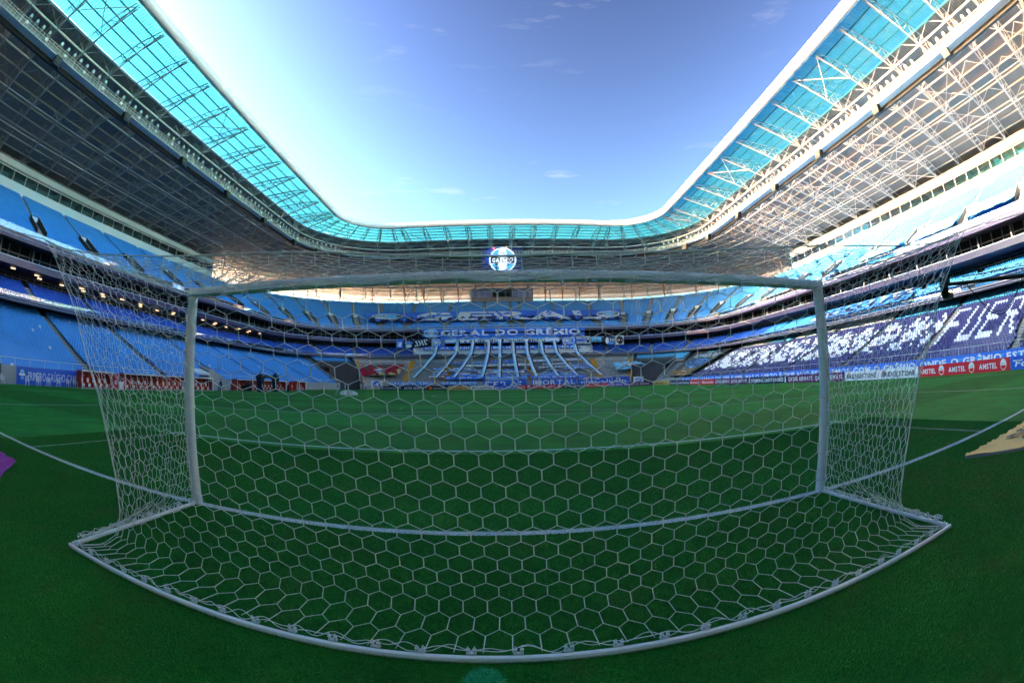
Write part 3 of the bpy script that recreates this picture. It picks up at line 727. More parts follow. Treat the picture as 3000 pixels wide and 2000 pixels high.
# ------------------------------------------------------------------ lighting catwalk
cat = thing('catwalk', 'long white railed lighting walkway hung under the roof trusses', 'walkway')
mb = MB(); tsc = trange(T0, T1, 6, 2.2)
sweep(mb, [(57.2, 40.62), (58.7, 40.62), (58.7, 40.52), (57.2, 40.52), (57.2, 40.62)], tsc); mb.build('deck', steel_light, cat)
mb = MB(); sweep(mb, [(58.9, 40.7), (58.9, 40.0), (59.5, 40.0), (59.5, 40.7), (58.9, 40.7)], tsc); mb.build('cable_tray', black_m, cat)
mb = MB()
for w in (57.2, 58.7):
    for z in (41.0, 41.4, 41.8):
        for a, b in zip(tsc[:-1], tsc[1:]): mb.tube(bp(w, a, z), bp(w, b, z), .045, 4)
    t = T0
    while t < T1: mb.tube(bp(w, t, 40.6), bp(w, t, 41.85), .04, 4); t += .95 / max(tscale(w, t), .5)
mb.build('railing', trim_white, cat)
for t in TR:
    mb = MB(); mb.tube(bp(57.2, t, 40.5), bp(57.6, t, bcz(57.6)), .08, 5).tube(bp(58.7, t, 40.5), bp(58.4, t, bcz(58.4)), .08, 5); mb.build('hanger', trim_white, cat)
lens_m = mat('floodlight_glass', (.75, .78, .80), .12, var=.05, spec=.8); case_m = mat('floodlight_case', (.42, .43, .44), .4, var=.1)
mb = MB(); pr = [(.0, -.16), (.20, -.14), (.27, .02), (.29, .10)]
nn = 12
for i, (r_, y_) in enumerate(pr):
    for k in range(nn): a = 2 * PI * k / nn; mb.v.append((r_ * math.cos(a), y_, .42 + r_ * math.sin(a)))
for i in range(len(pr) - 1):
    for k in range(nn): mb.f.append((i * nn + k, i * nn + (k + 1) % nn, (i + 1) * nn + (k + 1) % nn, (i + 1) * nn + k)); mb.m.append(0)
mb.f.append(tuple((len(pr) - 1) * nn + k for k in range(nn))); mb.m.append(1)
mb.box((-.31, 0, .21), (.05, .08, .44)).box((.31, 0, .21), (.05, .08, .44)).box((0, 0, .0), (.66, .1, .06))
fl_me = mb.mesh('floodlight', [case_m, lens_m])
k = 0; t = 3.0
while t < 346:
    sc = max(tscale(57.5, t), .5); q = t if t < 174.5 else 349 - t
    on = (q < 122) and (k % 9) not in (4,)
    if on:
        for z in ((41.9,) if k % 3 else (41.9, 40.75)):
            x, y, nx, ny = bowl(57.1, t); o = bpy.data.objects.new('floodlight', fl_me); COL.objects.link(o); o.parent = cat
            o.location = (x, y, z); rz = math.atan2(ny, nx) - PI / 2 + PI
            o.rotation_euler = (math.radians(-20) if False else 0, 0, rz)
    t += 1.75 / sc; k += 1

def speaker_cluster(t, lab):
    x, y, nx, ny = bowl(57.3, t); o = thing('loudspeaker_cluster', lab, 'loudspeaker', (x, y, 39.15), math.atan2(ny, nx), 'loudspeaker clusters under the catwalk')
    mb = MB(); 
    for i, dz in enumerate((.95, .42, -.12)): mb.box((-.15 * i, 0, dz), (1.0, 1.5, .5))
    mb.build('cabinet', black_m, o)
    mb = MB(); mb.tube((0, -.6, 1.2), (.2, -.6, 1.5), .05, 5).tube((0, .6, 1.2), (.2, .6, 1.5), .05, 5).box((.1, 0, 1.3), (.7, 1.6, .08)); mb.build('bracket', steel_dark, o)
    mb = MB(); mb.box((-.52, 0, .95), (.03, 1.2, .35)).box((-.67, 0, .42), (.03, 1.2, .35)); mb.build('grille', mat('speaker_grille', (.05, .05, .05), .6), o)
tl = [12.6, 31.6, 49.6, 66.4, 83.9, 101.8, 113.0]
od = ['nearest', 'second nearest', 'third nearest', 'fourth nearest', 'fifth nearest', 'sixth nearest', 'corner']
for t, w_ in zip(tl, od):
    speaker_cluster(t, '%s black loudspeaker cluster under the left catwalk' % w_); speaker_cluster(349 - t, '%s black loudspeaker cluster under the sunlit right catwalk' % w_)
for t, l in ((158.0, 'black loudspeaker cluster under the far catwalk left of the screen'), (191.0, 'black loudspeaker cluster under the far catwalk right of the screen')): speaker_cluster(t, l)

# ------------------------------------------------------------------ press boxes on top of the side tiers
room_m = mat('room_interior', (.34, .31, .26), .8, var=.12, scale=.6); frame_m = mat('window_frame', (.55, .57, .6), .4, var=.05)
def press_box(side):
    # built along the left side, mirrored for the right: x = -w or +w
    nm = 'shaded left' if side < 0 else 'sunlit right'
    o = thing('press_box', 'long white windowed press box atop the %s stand' % nm, 'press box')
    sx_ = side; y0, y1 = -5.5, 98.6
    def bx(mb, w0, w1, ya, yb, z0, z1, mi=0): mb.box((sx_ * (w0 + w1) / 2, (ya + yb) / 2, (z0 + z1) / 2), (w1 - w0, yb - ya, z1 - z0), 0, mi)
    mb = MB(); bx(mb, 84.46, 84.75, y0, y1, 30.9, 32.85); mb.build('sill_wall', wall_white, o)
    mb = MB(); bx(mb, 84.40, 84.78, y0, y1, 35.35, 36.35); mb.build('top_band', wall_white, o)
    mb = MB(); bx(mb, 84.55, 84.70, y0, y1, 34.82, 34.95); bx(mb, 84.55, 84.70, y0, y1, 35.2, 35.35)
    y = y0
    while y < y1: bx(mb, 84.56, 84.69, y, y + .07, 34.95, 35.2); y += 1.22
    mb.build('vent_rail', frame_m, o)
    mb = MB(); bx(mb, 88.6, 88.8, y0, y1, 31.5, 36.3); bx(mb, 84.78, 88.6, y0, y1, 31.9, 32.0); mb.build('back_wall', room_m, o)
    mb = MB(); bx(mb, 84.3, 90.2, y0, y1, 36.36, 36.5); mb.build('flat_roof', steel_dark, o)
    mb = MB(); bx(mb, 84.42, 90.0, y1, y1 + .25, 30.9, 36.35); mb.build('end_wall', seat_royal if side < 0 else seat_sky, o)
    mb = MB(); bx(mb, 84.75, 88.6, y0, y1, 35.3, 35.35); mb.build('ceiling', room_m, o)
    y = 4.25 - 3.65 * 2; i = 0
    while y < y1 - .2:
        yb = min(y + 3.65, y1)
        f_ = MB(); bx(f_, 84.5, 84.68, y - .06, y + .06, 32.85, 34.82); bx(f_, 84.52, 84.66, y + .06, yb - .06, 32.85, 32.93); bx(f_, 84.52, 84.66, y + .06, yb - .06, 34.74, 34.82)
        fo = f_.build('window', frame_m, o)
        p = MB(); p.quad((sx_ * 84.6, y + .06, 32.93), (sx_ * 84.6, yb - .06, 32.93), (sx_ * 84.6, yb - .06, 34.74), (sx_ * 84.6, y + .06, 34.74)).build('pane', glass_win, fo)
        if i % 2: w_ = MB(); bx(w_, 84.8, 88.6, y - .08, y + .08, 32, 35.3); w_.build('partition', room_m, o)
        y += 3.65; i += 1
    return o
press_box(-1); press_box(1)
# control booth at the far end
bo = thing('control_booth', 'grey control booth with dark windows at the top centre of the far stand', 'booth')
mb = MB(); mb.box((.15, 153.6, 31.75), (22.3, 2.6, 1.6)).box((.15, 153.6, 35.4), (22.3, 2.6, .9)); mb.box((-10.9, 153.6, 33.75), (.3, 2.6, 2.4)).box((11.2, 153.6, 33.75), (.3, 2.6, 2.4)).box((.15, 154.8, 33.75), (22.0, .2, 2.4)); mb.build('wall', concrete, bo)
for i in range(9):
    x0 = -10.75 + i * 2.42; fr = MB(); fr.box((x0, 152.32, 33.75), (.12, .14, 2.4)).box((x0 + 1.21, 152.32, 34.35), (2.3, .1, .08)); fo = fr.build('window', trim_white, bo)
    p = MB(); p.quad((x0 + .06, 152.36, 32.55), (x0 + 2.36, 152.36, 32.55), (x0 + 2.36, 152.36, 34.95), (x0 + .06, 152.36, 34.95)).build('pane', glass_win if 3 <= i <= 5 else mat('blind_window', (.22, .26, .45), .3, var=.05), fo)

# ------------------------------------------------------------------ ceiling lights in the middle stand
lamp_m = mat('lamp_warm', (1.0, .62, .32), .5, var=0, emit=1.2)
mb = MB(); mb.box((0, 0, 0), (.16, .95, .07), 0, 0).box((0, 0, .05), (.22, 1.05, .04), 0, 1); cl_me = mb.mesh('ceiling_light', [lamp_m, steel_dark])
for i in range(17):
    for j, w in enumerate((64.6, 66.3)):
        t = 15.5 + i * 5.2 + (j * 1.5)
        if (i * 3 + j) % 5 == 4: continue
        x, y, nx, ny = bowl(w, t); o = bpy.data.objects.new('ceiling_light', cl_me); COL.objects.link(o); o.location = (x, y, 14.36); o.rotation_euler = (0, 0, math.atan2(ny, nx))
        tag(o, 'small lit strip lamp under the dark ceiling of the left middle tier', 'ceiling light', 'lit strip lamps above the left middle tier')
# ------------------------------------------------------------------ advertising boards and banners
def pm(name, c, rough=.55, emit=0): return mat('print_' + name, c, rough, var=.04, scale=.8, emit=emit)
P_white = pm('white', (.78, .78, .80)); P_black = pm('black', (.012, .012, .016)); P_red = pm('red', (.62, .02, .035)); P_blue = pm('blue', (.02, .10, .55))
P_navy = pm('navy', (.012, .016, .075)); P_purple = pm('maroon', (.11, .012, .095)); P_gold = pm('gold', (.62, .40, .12)); P_violet = pm('violet', (.13, .09, .48))
P_sky = pm('sky_blue', (.08, .32, .80)); P_mid = pm('mid_blue', (.04, .17, .70)); P_orange = pm('orange', (.85, .26, .02)); P_grey = pm('grey', (.20, .20, .22)); P_cream = pm('cream', (.70, .66, .50))
P_green = pm('green', (.012, .16, .13)); P_crim = pm('crimson', (.42, .012, .04)); P_yel = pm('pale_yellow', (.55, .58, .20)); P_cyan = pm('cyan', (.18, .55, .85)); P_dgrey = pm('dark_grey', (.055, .058, .065)); P_brown = pm('brown', (.30, .15, .03))
def panel_board(P0, U, w, h, base, label, draw, name='advertising_board', th=.12, cat='advertising board', group=None):
    """upright board: P0 bottom left corner as seen from the pitch, U direction of reading"""
    U = Vector(U).normalized(); Vz = Vector((0, 0, 1)); Nn = U.cross(Vz); P0 = Vector(P0); mb = MB()
    a = [P0, P0 + U * w, P0 + U * w - Nn * th, P0 - Nn * th]; mb.hexa(a + [p + Vz * h for p in a]); o = tag(mb.build(name, base), label, cat, group)
    pr = Print(planar(P0, U, Vz)); draw(pr, w, h)
    pr.build('lettering', o); return o
def words(tx, col, n=1, x0=.08, x1=.92, y0=.24, hh=.52, shear=0.0):
    def d(p, w, h):
        cw = w / n
        for i in range(n): p.text(tx, cw * (i + x0), h * y0, cw * (x1 - x0), h * hh, col, True, shear)
    return d
def amstel(p, w, h, n=3):
    cw = w / n
    for i in range(n):
        p.text('AMSTEL', cw * (i + .04), h * .26, cw * .56, h * .42, P_white); c = cw * (i + .80)
        p.ell(c, h * .5, h * .36, h * .44, P_cream); p.up(); p.ell(c, h * .5, h * .31, h * .39, P_white); p.up()
        p.poly([(c + h * .28 * math.cos(a), h * .44 + h * .30 * math.sin(a)) for a in np.linspace(PI, 2 * PI, 14)], P_red); p.text('AMSTEL', c - h * .2, h * .52, h * .4, h * .09, P_dgrey); p.k = 1
def ford(p, w, h, n):
    cw = w / n
    for i in range(n):
        x = cw * (i + .12); p.text('Ford', x, h * .24, cw * .66, h * .46, P_white, True, .35); p.rect(x - cw * .05, h * .62, x + cw * .22, h * .72, P_white); p.rect(x + cw * .74, h * .2, x + cw * .84, h * .25, P_white)
def bridge(p, w, h, n):
    cw = w / n
    for i in range(n):
        x = cw * (i + .06); p.text('BRIDGESTONE', x, h * .24, cw * .86, h * .46, P_black, True, .30); p.up(); p.poly([(x + .16 * h, h * .50), (x + .62 * h, h * .78), (x + .30 * h, h * .78)], P_red); p.k = 1
def santander(p, w, h, n):
    cw = w / n
    for i in range(n):
        x = cw * (i + .05); p.text('Santander', x + h * .62, h * .26, cw * .90 - h * .62, h * .44, P_white)
        p.ell(x + h * .28, h * .36, h * .26, h * .14, P_white, 18); p.poly([(x + h * .12, h * .42), (x + h * .44, h * .42), (x + h * .34, h * .66), (x + h * .30, h * .86), (x + h * .2, h * .66)], P_white)
def mastercard(p, w, h):
    p.ell(h * .62, h * .5, h * .36, h * .36, P_red); p.up(); p.ell(h * 1.10, h * .5, h * .36, h * .36, P_orange); p.k = 1
    p.text('mastercard', h * 1.75, h * .30, w - h * 2.0, h * .38, P_white)
def betfair(p, w, h):
    p.poly([(w * .10, h * .52), (w * .135, h * .70), (w * .17, h * .52), (w * .135, h * .38)], P_black); p.text('betfair', w * .20, h * .24, w * .48, h * .44, P_black); p.text('.net', w * .70, h * .24, w * .18, h * .40, P_brown)
def evol(p, w, h):
    p.rect(w * .06, h * .28, w * .14, h * .80, P_white); p.up(); p.rect(w * .085, h * .46, w * .115, h * .70, P_navy); p.k = 1
    p.text('EVOLUCIÓN EDUCACIÓN', w * .2, h * .34, w * .76, h * .28, P_white)
def fifa(p, w, h):
    p.ring(h * .7, h * .5, h * .34, h * .34, h * .07, P_white); p.text('EA', h * .5, h * .38, h * .4, h * .24, P_white); p.text('FIFA 21', h * 1.35, h * .30, w - h * 2.1, h * .42, P_white, True, .15)
# far goal-line row (read from the pitch: left to right is +x)
FAR = [(-32.4, -26.4, P_navy, 'navy board reading EVOLUCIÓN EDUCACIÓN left of the far goal', evol),
       (-26.35, -20.0, P_navy, 'dark board reading QATAR AIRWAYS left of the far goal', words('QATAR AIRWAYS', P_white)),
       (-19.8, -14.3, P_black, 'black board with red and orange circles and white lettering at the far end', mastercard),
       (-14.25, -8.4, P_gold, 'gold board with black lettering at the far end', betfair),
       (-8.35, -2.4, P_white, 'white board with slanted black lettering beside the far goal', lambda p, w, h: bridge(p, w, h, 1)),
       (-2.35, 3.4, P_blue, 'blue board with two white script words behind the far goal', lambda p, w, h: ford(p, w, h, 2)),
       (3.45, 15.2, P_red, 'red board with three white words and round badges at the far end', lambda p, w, h: amstel(p, w, h)),
       (15.25, 21.2, P_navy, 'dark board reading QATAR AIRWAYS right of the far goal', words('QATAR AIRWAYS', P_white)),
       (21.25, 27.6, P_red, 'red board with a white flame and word behind the spare goal', lambda p, w, h: santander(p, w, h, 1)),
       (28.3, 33.2, P_violet, 'violet board reading FIFA 21 at the far end', fifa),
       (33.3, 39.5, P_purple, 'maroon board reading QATAR AIRWAYS by the far right corner', words('QATAR AIRWAYS', P_white))]
for x0, x1, b, l, d in FAR: panel_board((x0, 109, 0), (1, 0, 0), x1 - x0, 1.0, b, l, d, group='boards behind the far goal line')
# right touchline row, read from the pitch: far end first, running towards the camera (-y)
RGT = [(110.0, 97.6, P_gold, 'gold board with black lettering at the far end of the right touchline', betfair),
       (97.4, 85.4, P_navy, 'navy board with a white word repeated three times on the right touchline', words('Rexona', P_white, 3, .06, .94)),
       (85.3, 73.1, P_red, 'red board with two white flames and words on the right touchline', lambda p, w, h: santander(p, w, h, 2)),
       (73.0, 60.3, P_purple, 'maroon board reading QATAR AIRWAYS twice beyond the navy tournament board', words('QATAR AIRWAYS', P_white, 2, .05, .95)),
       (60.2, 48.8, P_navy, 'navy board reading CONMEBOL LIBERTADORES on the right touchline', lambda p, w, h: (p.text('CONMEBOL LIBERTADORES', w * .08, h * .26, w * .84, h * .46, P_white), p.poly([(w * .02, h * .1), (w * .05, h * .1), (w * .045, h * .9), (w * .025, h * .9)], P_white), p.poly([(w * .95, h * .1), (w * .98, h * .1), (w * .975, h * .9), (w * .955, h * .9)], P_white))),
       (48.7, 35.9, P_purple, 'maroon board reading QATAR AIRWAYS twice seen behind the right goalpost', words('QATAR AIRWAYS', P_white, 2, .05, .95)),
       (35.8, 23.3, P_white, 'white board with two slanted black words on the right touchline', lambda p, w, h: bridge(p, w, h, 2)),
       (23.2, 10.8, P_red, 'large red board with three white words and round badges at the right', lambda p, w, h: amstel(p, w, h)),
       (10.7, 2.0, P_blue, 'blue board with white script at the right edge of the picture', lambda p, w, h: ford(p, w, h, 2))]
for y0, y1, b, l, d in RGT: panel_board((40.4, y0, 0), (0, -1, 0), y0 - y1, 1.08, b, l, d, group='boards along the right touchline')

# painted cloth along the front wall of the right stand
gR = planar((44.9, 112.0, .62), (0, -1, 0), (0, 0, 1), .01)
o = cloth('wall_banner', gR, 108, 1.12, P_mid, 'very long blue banner with white hand painted words along the right front wall', 'banner', 108, 2)
p = Print(gR)
for i in range(54): p.rect(i * 2 + .0, .0, i * 2 + 1.0, .42, P_navy) if i % 3 == 0 else p.rect(i * 2, .55, i * 2 + 1.6, .8, P_sky)
p.up(); p.text('ATÉ A PÉ NÓS IREMOS PARA O QUE DER E VIER. MAS O CERTO É QUE NÓS ESTAREMOS COM O GRÊMIO ONDE O GRÊMIO ESTIVER', 6.5, .2, 98.5, .66, P_white); p.build('lettering', o)
gL = planar((-44.88, 14.9, .05), (0, 1, 0), (0, 0, 1), .015)
o = cloth('wall_banner', gL, 9.4, 1.66, P_blue, 'blue banner with white brush lettering behind the white plastic chairs', 'banner', 20, 4)
p = Print(gL); p.text('PRIMEIRO GAÚCHO CAMPEÃO', 1.75, .42, 8.9, .82, P_white, False); p.ell(.85, .95, .5, .55, P_navy); p.up(); p.ell(.85, 1.2, .34, .22, P_cyan); p.rect(.4, .82, 1.3, 1.04, P_white); p.ell(.85, .62, .3, .2, P_sky); p.build('lettering', o)

def crest(p, cx, cy, rx, ry, wh=P_white, bk=P_navy, bl=P_cyan, word='GRÊMIO', year=True):
    p.ell(cx, cy, rx, ry, wh, 40); p.up(); p.ell(cx, cy, rx * .90, ry * .90, bl, 40); p.up()
    p.poly([(cx - rx * .34, cy + ry * .24), (cx + rx * .34, cy + ry * .24), (cx + rx * .22, cy + ry * .90), (cx - rx * .22, cy + ry * .90)], wh); p.poly([(cx - rx * .34, cy - ry * .24), (cx - rx * .22, cy - ry * .90), (cx + rx * .22, cy - ry * .90), (cx + rx * .34, cy - ry * .24)], wh)
    p.up()
    a0 = .30; up_ = [(cx + rx * .93 * math.cos(a), cy + ry * .93 * math.sin(a)) for a in np.linspace(-.42, .42, 8)]; dn = [(cx + rx * .93 * math.cos(a), cy + ry * .93 * math.sin(a)) for a in np.linspace(PI - .42, PI + .42, 8)]
    arc1 = [(cx + rx * u, cy + ry * (.20 + .24 * u * u)) for u in np.linspace(.80, -.80, 9)]; arc2 = [(cx + rx * u, cy - ry * (.20 + .24 * u * u)) for u in np.linspace(-.80, .80, 9)]
    ring_ = up_ + arc1 + dn + arc2; p.poly([(cx + (x - cx) * 1.0, y) for x, y in ring_], wh); p.up(); p.poly([(cx + (x - cx) * .965, cy + (y - cy) * .84) for x, y in ring_], bk); p.up()
    p.text(word, cx - rx * .78, cy - ry * .16, rx * 1.56, ry * .30, wh)
    if year: p.text('1903', cx - rx * .17, cy + ry * .46, rx * .34, ry * .14, bk)
    p.k = 1
def bmap(w0, z0, p_, r_, t0, lift=.95):
    """u along the ring in metres at w0, v up the rake; lies over the seats"""
    L_ = math.hypot(p_, r_)
    def g(u, v, l=0.0):
        w = w0 + v * p_ / L_; t = t0 + u; x, y, nx, ny = bowl(w, t)
        q = lift + l * 2.0 + .05 * math.sin(u * 1.9 + v) + .04 * math.sin(u * 4.7 - v * 2)
        return Vector((x - nx * q * r_ / L_, y - ny * q * r_ / L_, z0 + v * r_ / L_ + q * p_ / L_))
    return g
# the huge name tarpaulin across the far upper tier
gT = bmap(66.6, 20.75, UP, UR, 133.0)
TWd, THt = 78.5, 8.6
o = cloth('giant_tarpaulin', gT, TWd, THt, P_mid, 'giant blue and black tarpaulin with white letters over the far upper seats', 'tarpaulin', 120, 8)
p = Print(gT); p.rect(0, 0, TWd, THt * .42, P_navy, 90); p.up()
def bigG(x, y, w, h):
    pts = []; 
    for a in np.linspace(.45, 2 * PI - .25, 30): pts.append((x + w / 2 + w / 2 * math.cos(a), y + h / 2 + h / 2 * math.sin(a)))
    inn = [(x + w / 2 + w * .24 * math.cos(a), y + h / 2 + h * .20 * math.sin(a)) for a in np.linspace(2 * PI - .1, .75, 22)]
    vs = []; fs = []
    for i in range(22):
        vs += [pts[int(i * 29 / 21)], inn[21 - i]]
    for i in range(21): fs.append((2 * i, 2 * i + 1, 2 * i + 3, 2 * i + 2))
    p.raw(vs, fs, P_white); p.rect(x + w * .52, y + h * .34, x + w * .98, y + h * .50, P_white)
bigG(13.4, .4, 12.0, 7.6)
p.text('E', 26.2, .6, 11.8, 7.2, P_white, True, .18); p.text('R', 38.6, .6, 12.4, 7.2, P_white, True, .06); p.text('A', 50.6, .6, 13.0, 7.2, P_white); p.text('L', 65.2, .6, 8.0, 7.2, P_white, True, -.02)
p.up(); crest(p, 5.6, 4.6, 3.9, 2.6); p.up(); p.up(); crest(p, 75.3, 4.2, 2.9, 3.0); p.build('lettering', o)
# the tarpaulins over the right-hand seats
def tarp_right(w0, z0, pp, rrz, y_far, wid, hgt, m, label, draw, lift=.95):
    gg = bmap(w0, z0, pp, rrz, 251 + 98 - y_far, lift); o = cloth('seat_tarpaulin', gg, wid, hgt, m, label, 'tarpaulin', 24, 6); p = Print(gg); draw(p, wid, hgt); p.build('lettering', o)
def starburst(p, w, h): p.poly([(0, h * .0), (w * .35, h), (w * .62, h), (w * .3, 0)], P_sky)
tarp_right(63.6, 19.2, UP, UR, 37.6, 10.6, 5.6, P_cyan, 'pale blue seat tarpaulin with gold outlined dark word on the sunlit upper tier', lambda p, w, h: (p.poly([(w * .1, h * .2), (w * .5, h * .85), (w * .9, h * .9), (w * .55, h * .3)], P_white), p.up(), p.text('INTEGRAL', w * .16, h * .30, w * .66, h * .30, P_gold, True, .2), p.up(), p.text('INTEGRAL', w * .175, h * .335, w * .63, h * .22, P_brown, True, .2)))
tarp_right(64.4, 19.7, UP, UR, 24.6, 11.0, 5.4, P_cyan, 'pale blue seat tarpaulin with a small crest on the sunlit upper tier', lambda p, w, h: (p.poly([(w * .05, h * .1), (w * .45, h * .7), (w * .95, h * .95), (w * .6, h * .3)], P_white), p.up(), p.ring(w * .5, h * .5, .9, .9, .25, P_grey), p.text('GRÊMIO', w * .32, h * .42, w * .36, h * .16, P_navy), p.up(), p.rect(w * .7, h * .55, w * .74, h * .72, P_red)))
tarp_right(63.6, 19.2, UP, UR, 52.0, 11.0, 5.0, P_cyan, 'faded pale blue seat tarpaulin with brown letters beyond the gold lettered one', lambda p, w, h: (p.poly([(w * .1, h * .2), (w * .5, h * .85), (w * .9, h * .9), (w * .55, h * .3)], P_white), p.up(), p.text('DE FÉ', w * .2, h * .3, w * .5, h * .35, P_grey)))
# middle tier banners on the right
gg = bmap(60.1, 10.2, MP, MR, 251 + 98 - 66.0, .9); o = cloth('seat_banner', gg, 28.5, 4.6, P_sky, 'blue and white banner with huge dark script over the right middle seats', 'banner', 40, 5)
p = Print(gg); p.poly([(1.5, 2.1), (0, 0), (28.5, 2.0), (28.5, 4.6), (3, 4.6)], P_white); p.up()
for i, (x, tx) in enumerate(((2.2, 'N'), (5.6, 'O'), (9.2, 'S'), (12.6, 'S'), (16.0, 'A'), (21.0, 'F'), (24.6, 'É'))): p.text(tx, x, .7, 3.0, 3.0, P_navy, True, .5)
p.build('lettering', o)
gg = bmap(60.4, 10.3, MP, MR, 251 + 98 - 36.2, .9); o = cloth('seat_banner', gg, 32, 2.5, P_cyan, 'long pale blue banner with dark capital letters over the near right middle seats', 'banner', 40, 3)
p = Print(gg); p.text('CONTIGO DESDE PEQUENO', 1.0, .5, 29.5, 1.5, P_navy, True, .2); p.build('lettering', o)
gg = planar((63.7, 61.5, 9.45), (0, -1, 0), (0, 0, 1)); o = cloth('strip_banner', gg, 15.0, .95, P_white, 'narrow white banner with thin black capitals above the turquoise lower seats', 'banner', 10, 1)
Print(gg).text('COM O GRÊMIO ONDE O GRÊMIO ESTIVER', .5, .2, 14.0, .55, P_black, False).build('lettering', o)
# lower right: dark tarpaulin on the corner block and the grey one at the picture's edge
gg = bmap(46.4, 1.6, LP, LR, 234.2, .75); o = cloth('seat_tarpaulin', gg, 14.5, 18.0, P_dgrey, 'large dark grey tarpaulin with white and blue crest over the far right lower seats', 'tarpaulin', 14, 14)
p = Print(gg); p.rect(0, 0, 14.5, 3.6, P_brown, 6); p.text('DEFENSORES', 2.0, 11.5, 10.5, 2.4, P_white); p.text('DO', 5.5, 14.6, 4.0, 1.6, P_cyan); p.ring(7.2, 7.8, 5.2, 2.6, .7, P_sky); p.text('GRÊMIO', 4.0, 7.0, 6.4, 1.7, P_sky); p.text('PORTO ALEGRE', 3.0, 4.1, 8.5, .8, P_white); p.ring(7.0, 1.8, 3.0, 1.2, .4, P_white); p.build('lettering', o)
gg = bmap(46.4, 1.6, LP, LR, 337.6, .75); cloth('seat_tarpaulin', gg, 12, 16.0, P_dgrey, 'plain dark grey tarpaulin over the lower right seats at the picture edge', 'tarpaulin', 8, 10)

# ------------------------------------------------------------------ cloths at the far end
def far_banner(x0, x1, y, z0, h, m, label, lines, name='cloth_banner', V=(0, 0, 1), wave=.02, group='supporters cloths at the far end', deco=None, lift=0):
    gg = planar((x0, y, z0), (1, 0, 0), V, wave); o = cloth(name, gg, x1 - x0, h, m, label, 'banner', max(4, int((x1 - x0) * 1.2)), max(2, int(h * 2)), group=group)
    p = Print(gg)
    if deco: deco(p, x1 - x0, h); p.up()
    for tx, fx0, fx1, fy, fh, c in lines: p.text(tx, (x1 - x0) * fx0, h * fy, (x1 - x0) * (fx1 - fx0), h * fh, c)
    p.build('lettering', o); return o
stripes3 = lambda p, w, h: (p.rect(0, h * .33, w, h * .62, P_navy, 12))
far_banner(-24.6, 25.4, 129.3, 15.85, 2.45, P_mid, 'wide blue and black cloth reading GERAL DO GRÊMIO hung on the far fascia', [('GERAL DO GRÊMIO', .115, .97, .16, .68, P_white)], deco=lambda p, w, h: (stripes3(p, w, h), p.up(), crest(p, 2.7, h * .5, 2.3, 1.25)))
far_banner(-18.6, 17.2, 127.6, 13.75, 1.75, P_sky, 'light blue cloth with black blackletter words under the far fascia', [('A Banda do Monumental', .12, .88, .12, .62, P_navy)], deco=lambda p, w, h: (p.rect(0, h * .1, w, h * .62, P_white, 12), p.up(), p.ring(1.0, h * .5, .8, .7, .14, P_navy)))
far_banner(-23.9, 22.4, 126.7, 11.75, .95, P_mid, 'blue strip reading GERAL UNIDA JAMAIS SERÁ VENCIDA above the far terrace', [('GERAL UNIDA JAMAIS SERÁ VENCIDA', .01, .99, .2, .62, P_white)])
far_banner(-27.0, 27.3, 127.35, 10.45, 2.1, P_white, 'pale painted wall panel with thin dark words at the top of the far terrace', [('A TORCIDA DO PRIMEIRO CAMPEÃO DO BRASIL', .06, .94, .55, .26, P_dgrey)], deco=lambda p, w, h: (p.ring(1.6, h * .7, .7, .4, .1, P_dgrey), p.ring(w - 1.4, h * .7, .7, .4, .1, P_dgrey)))
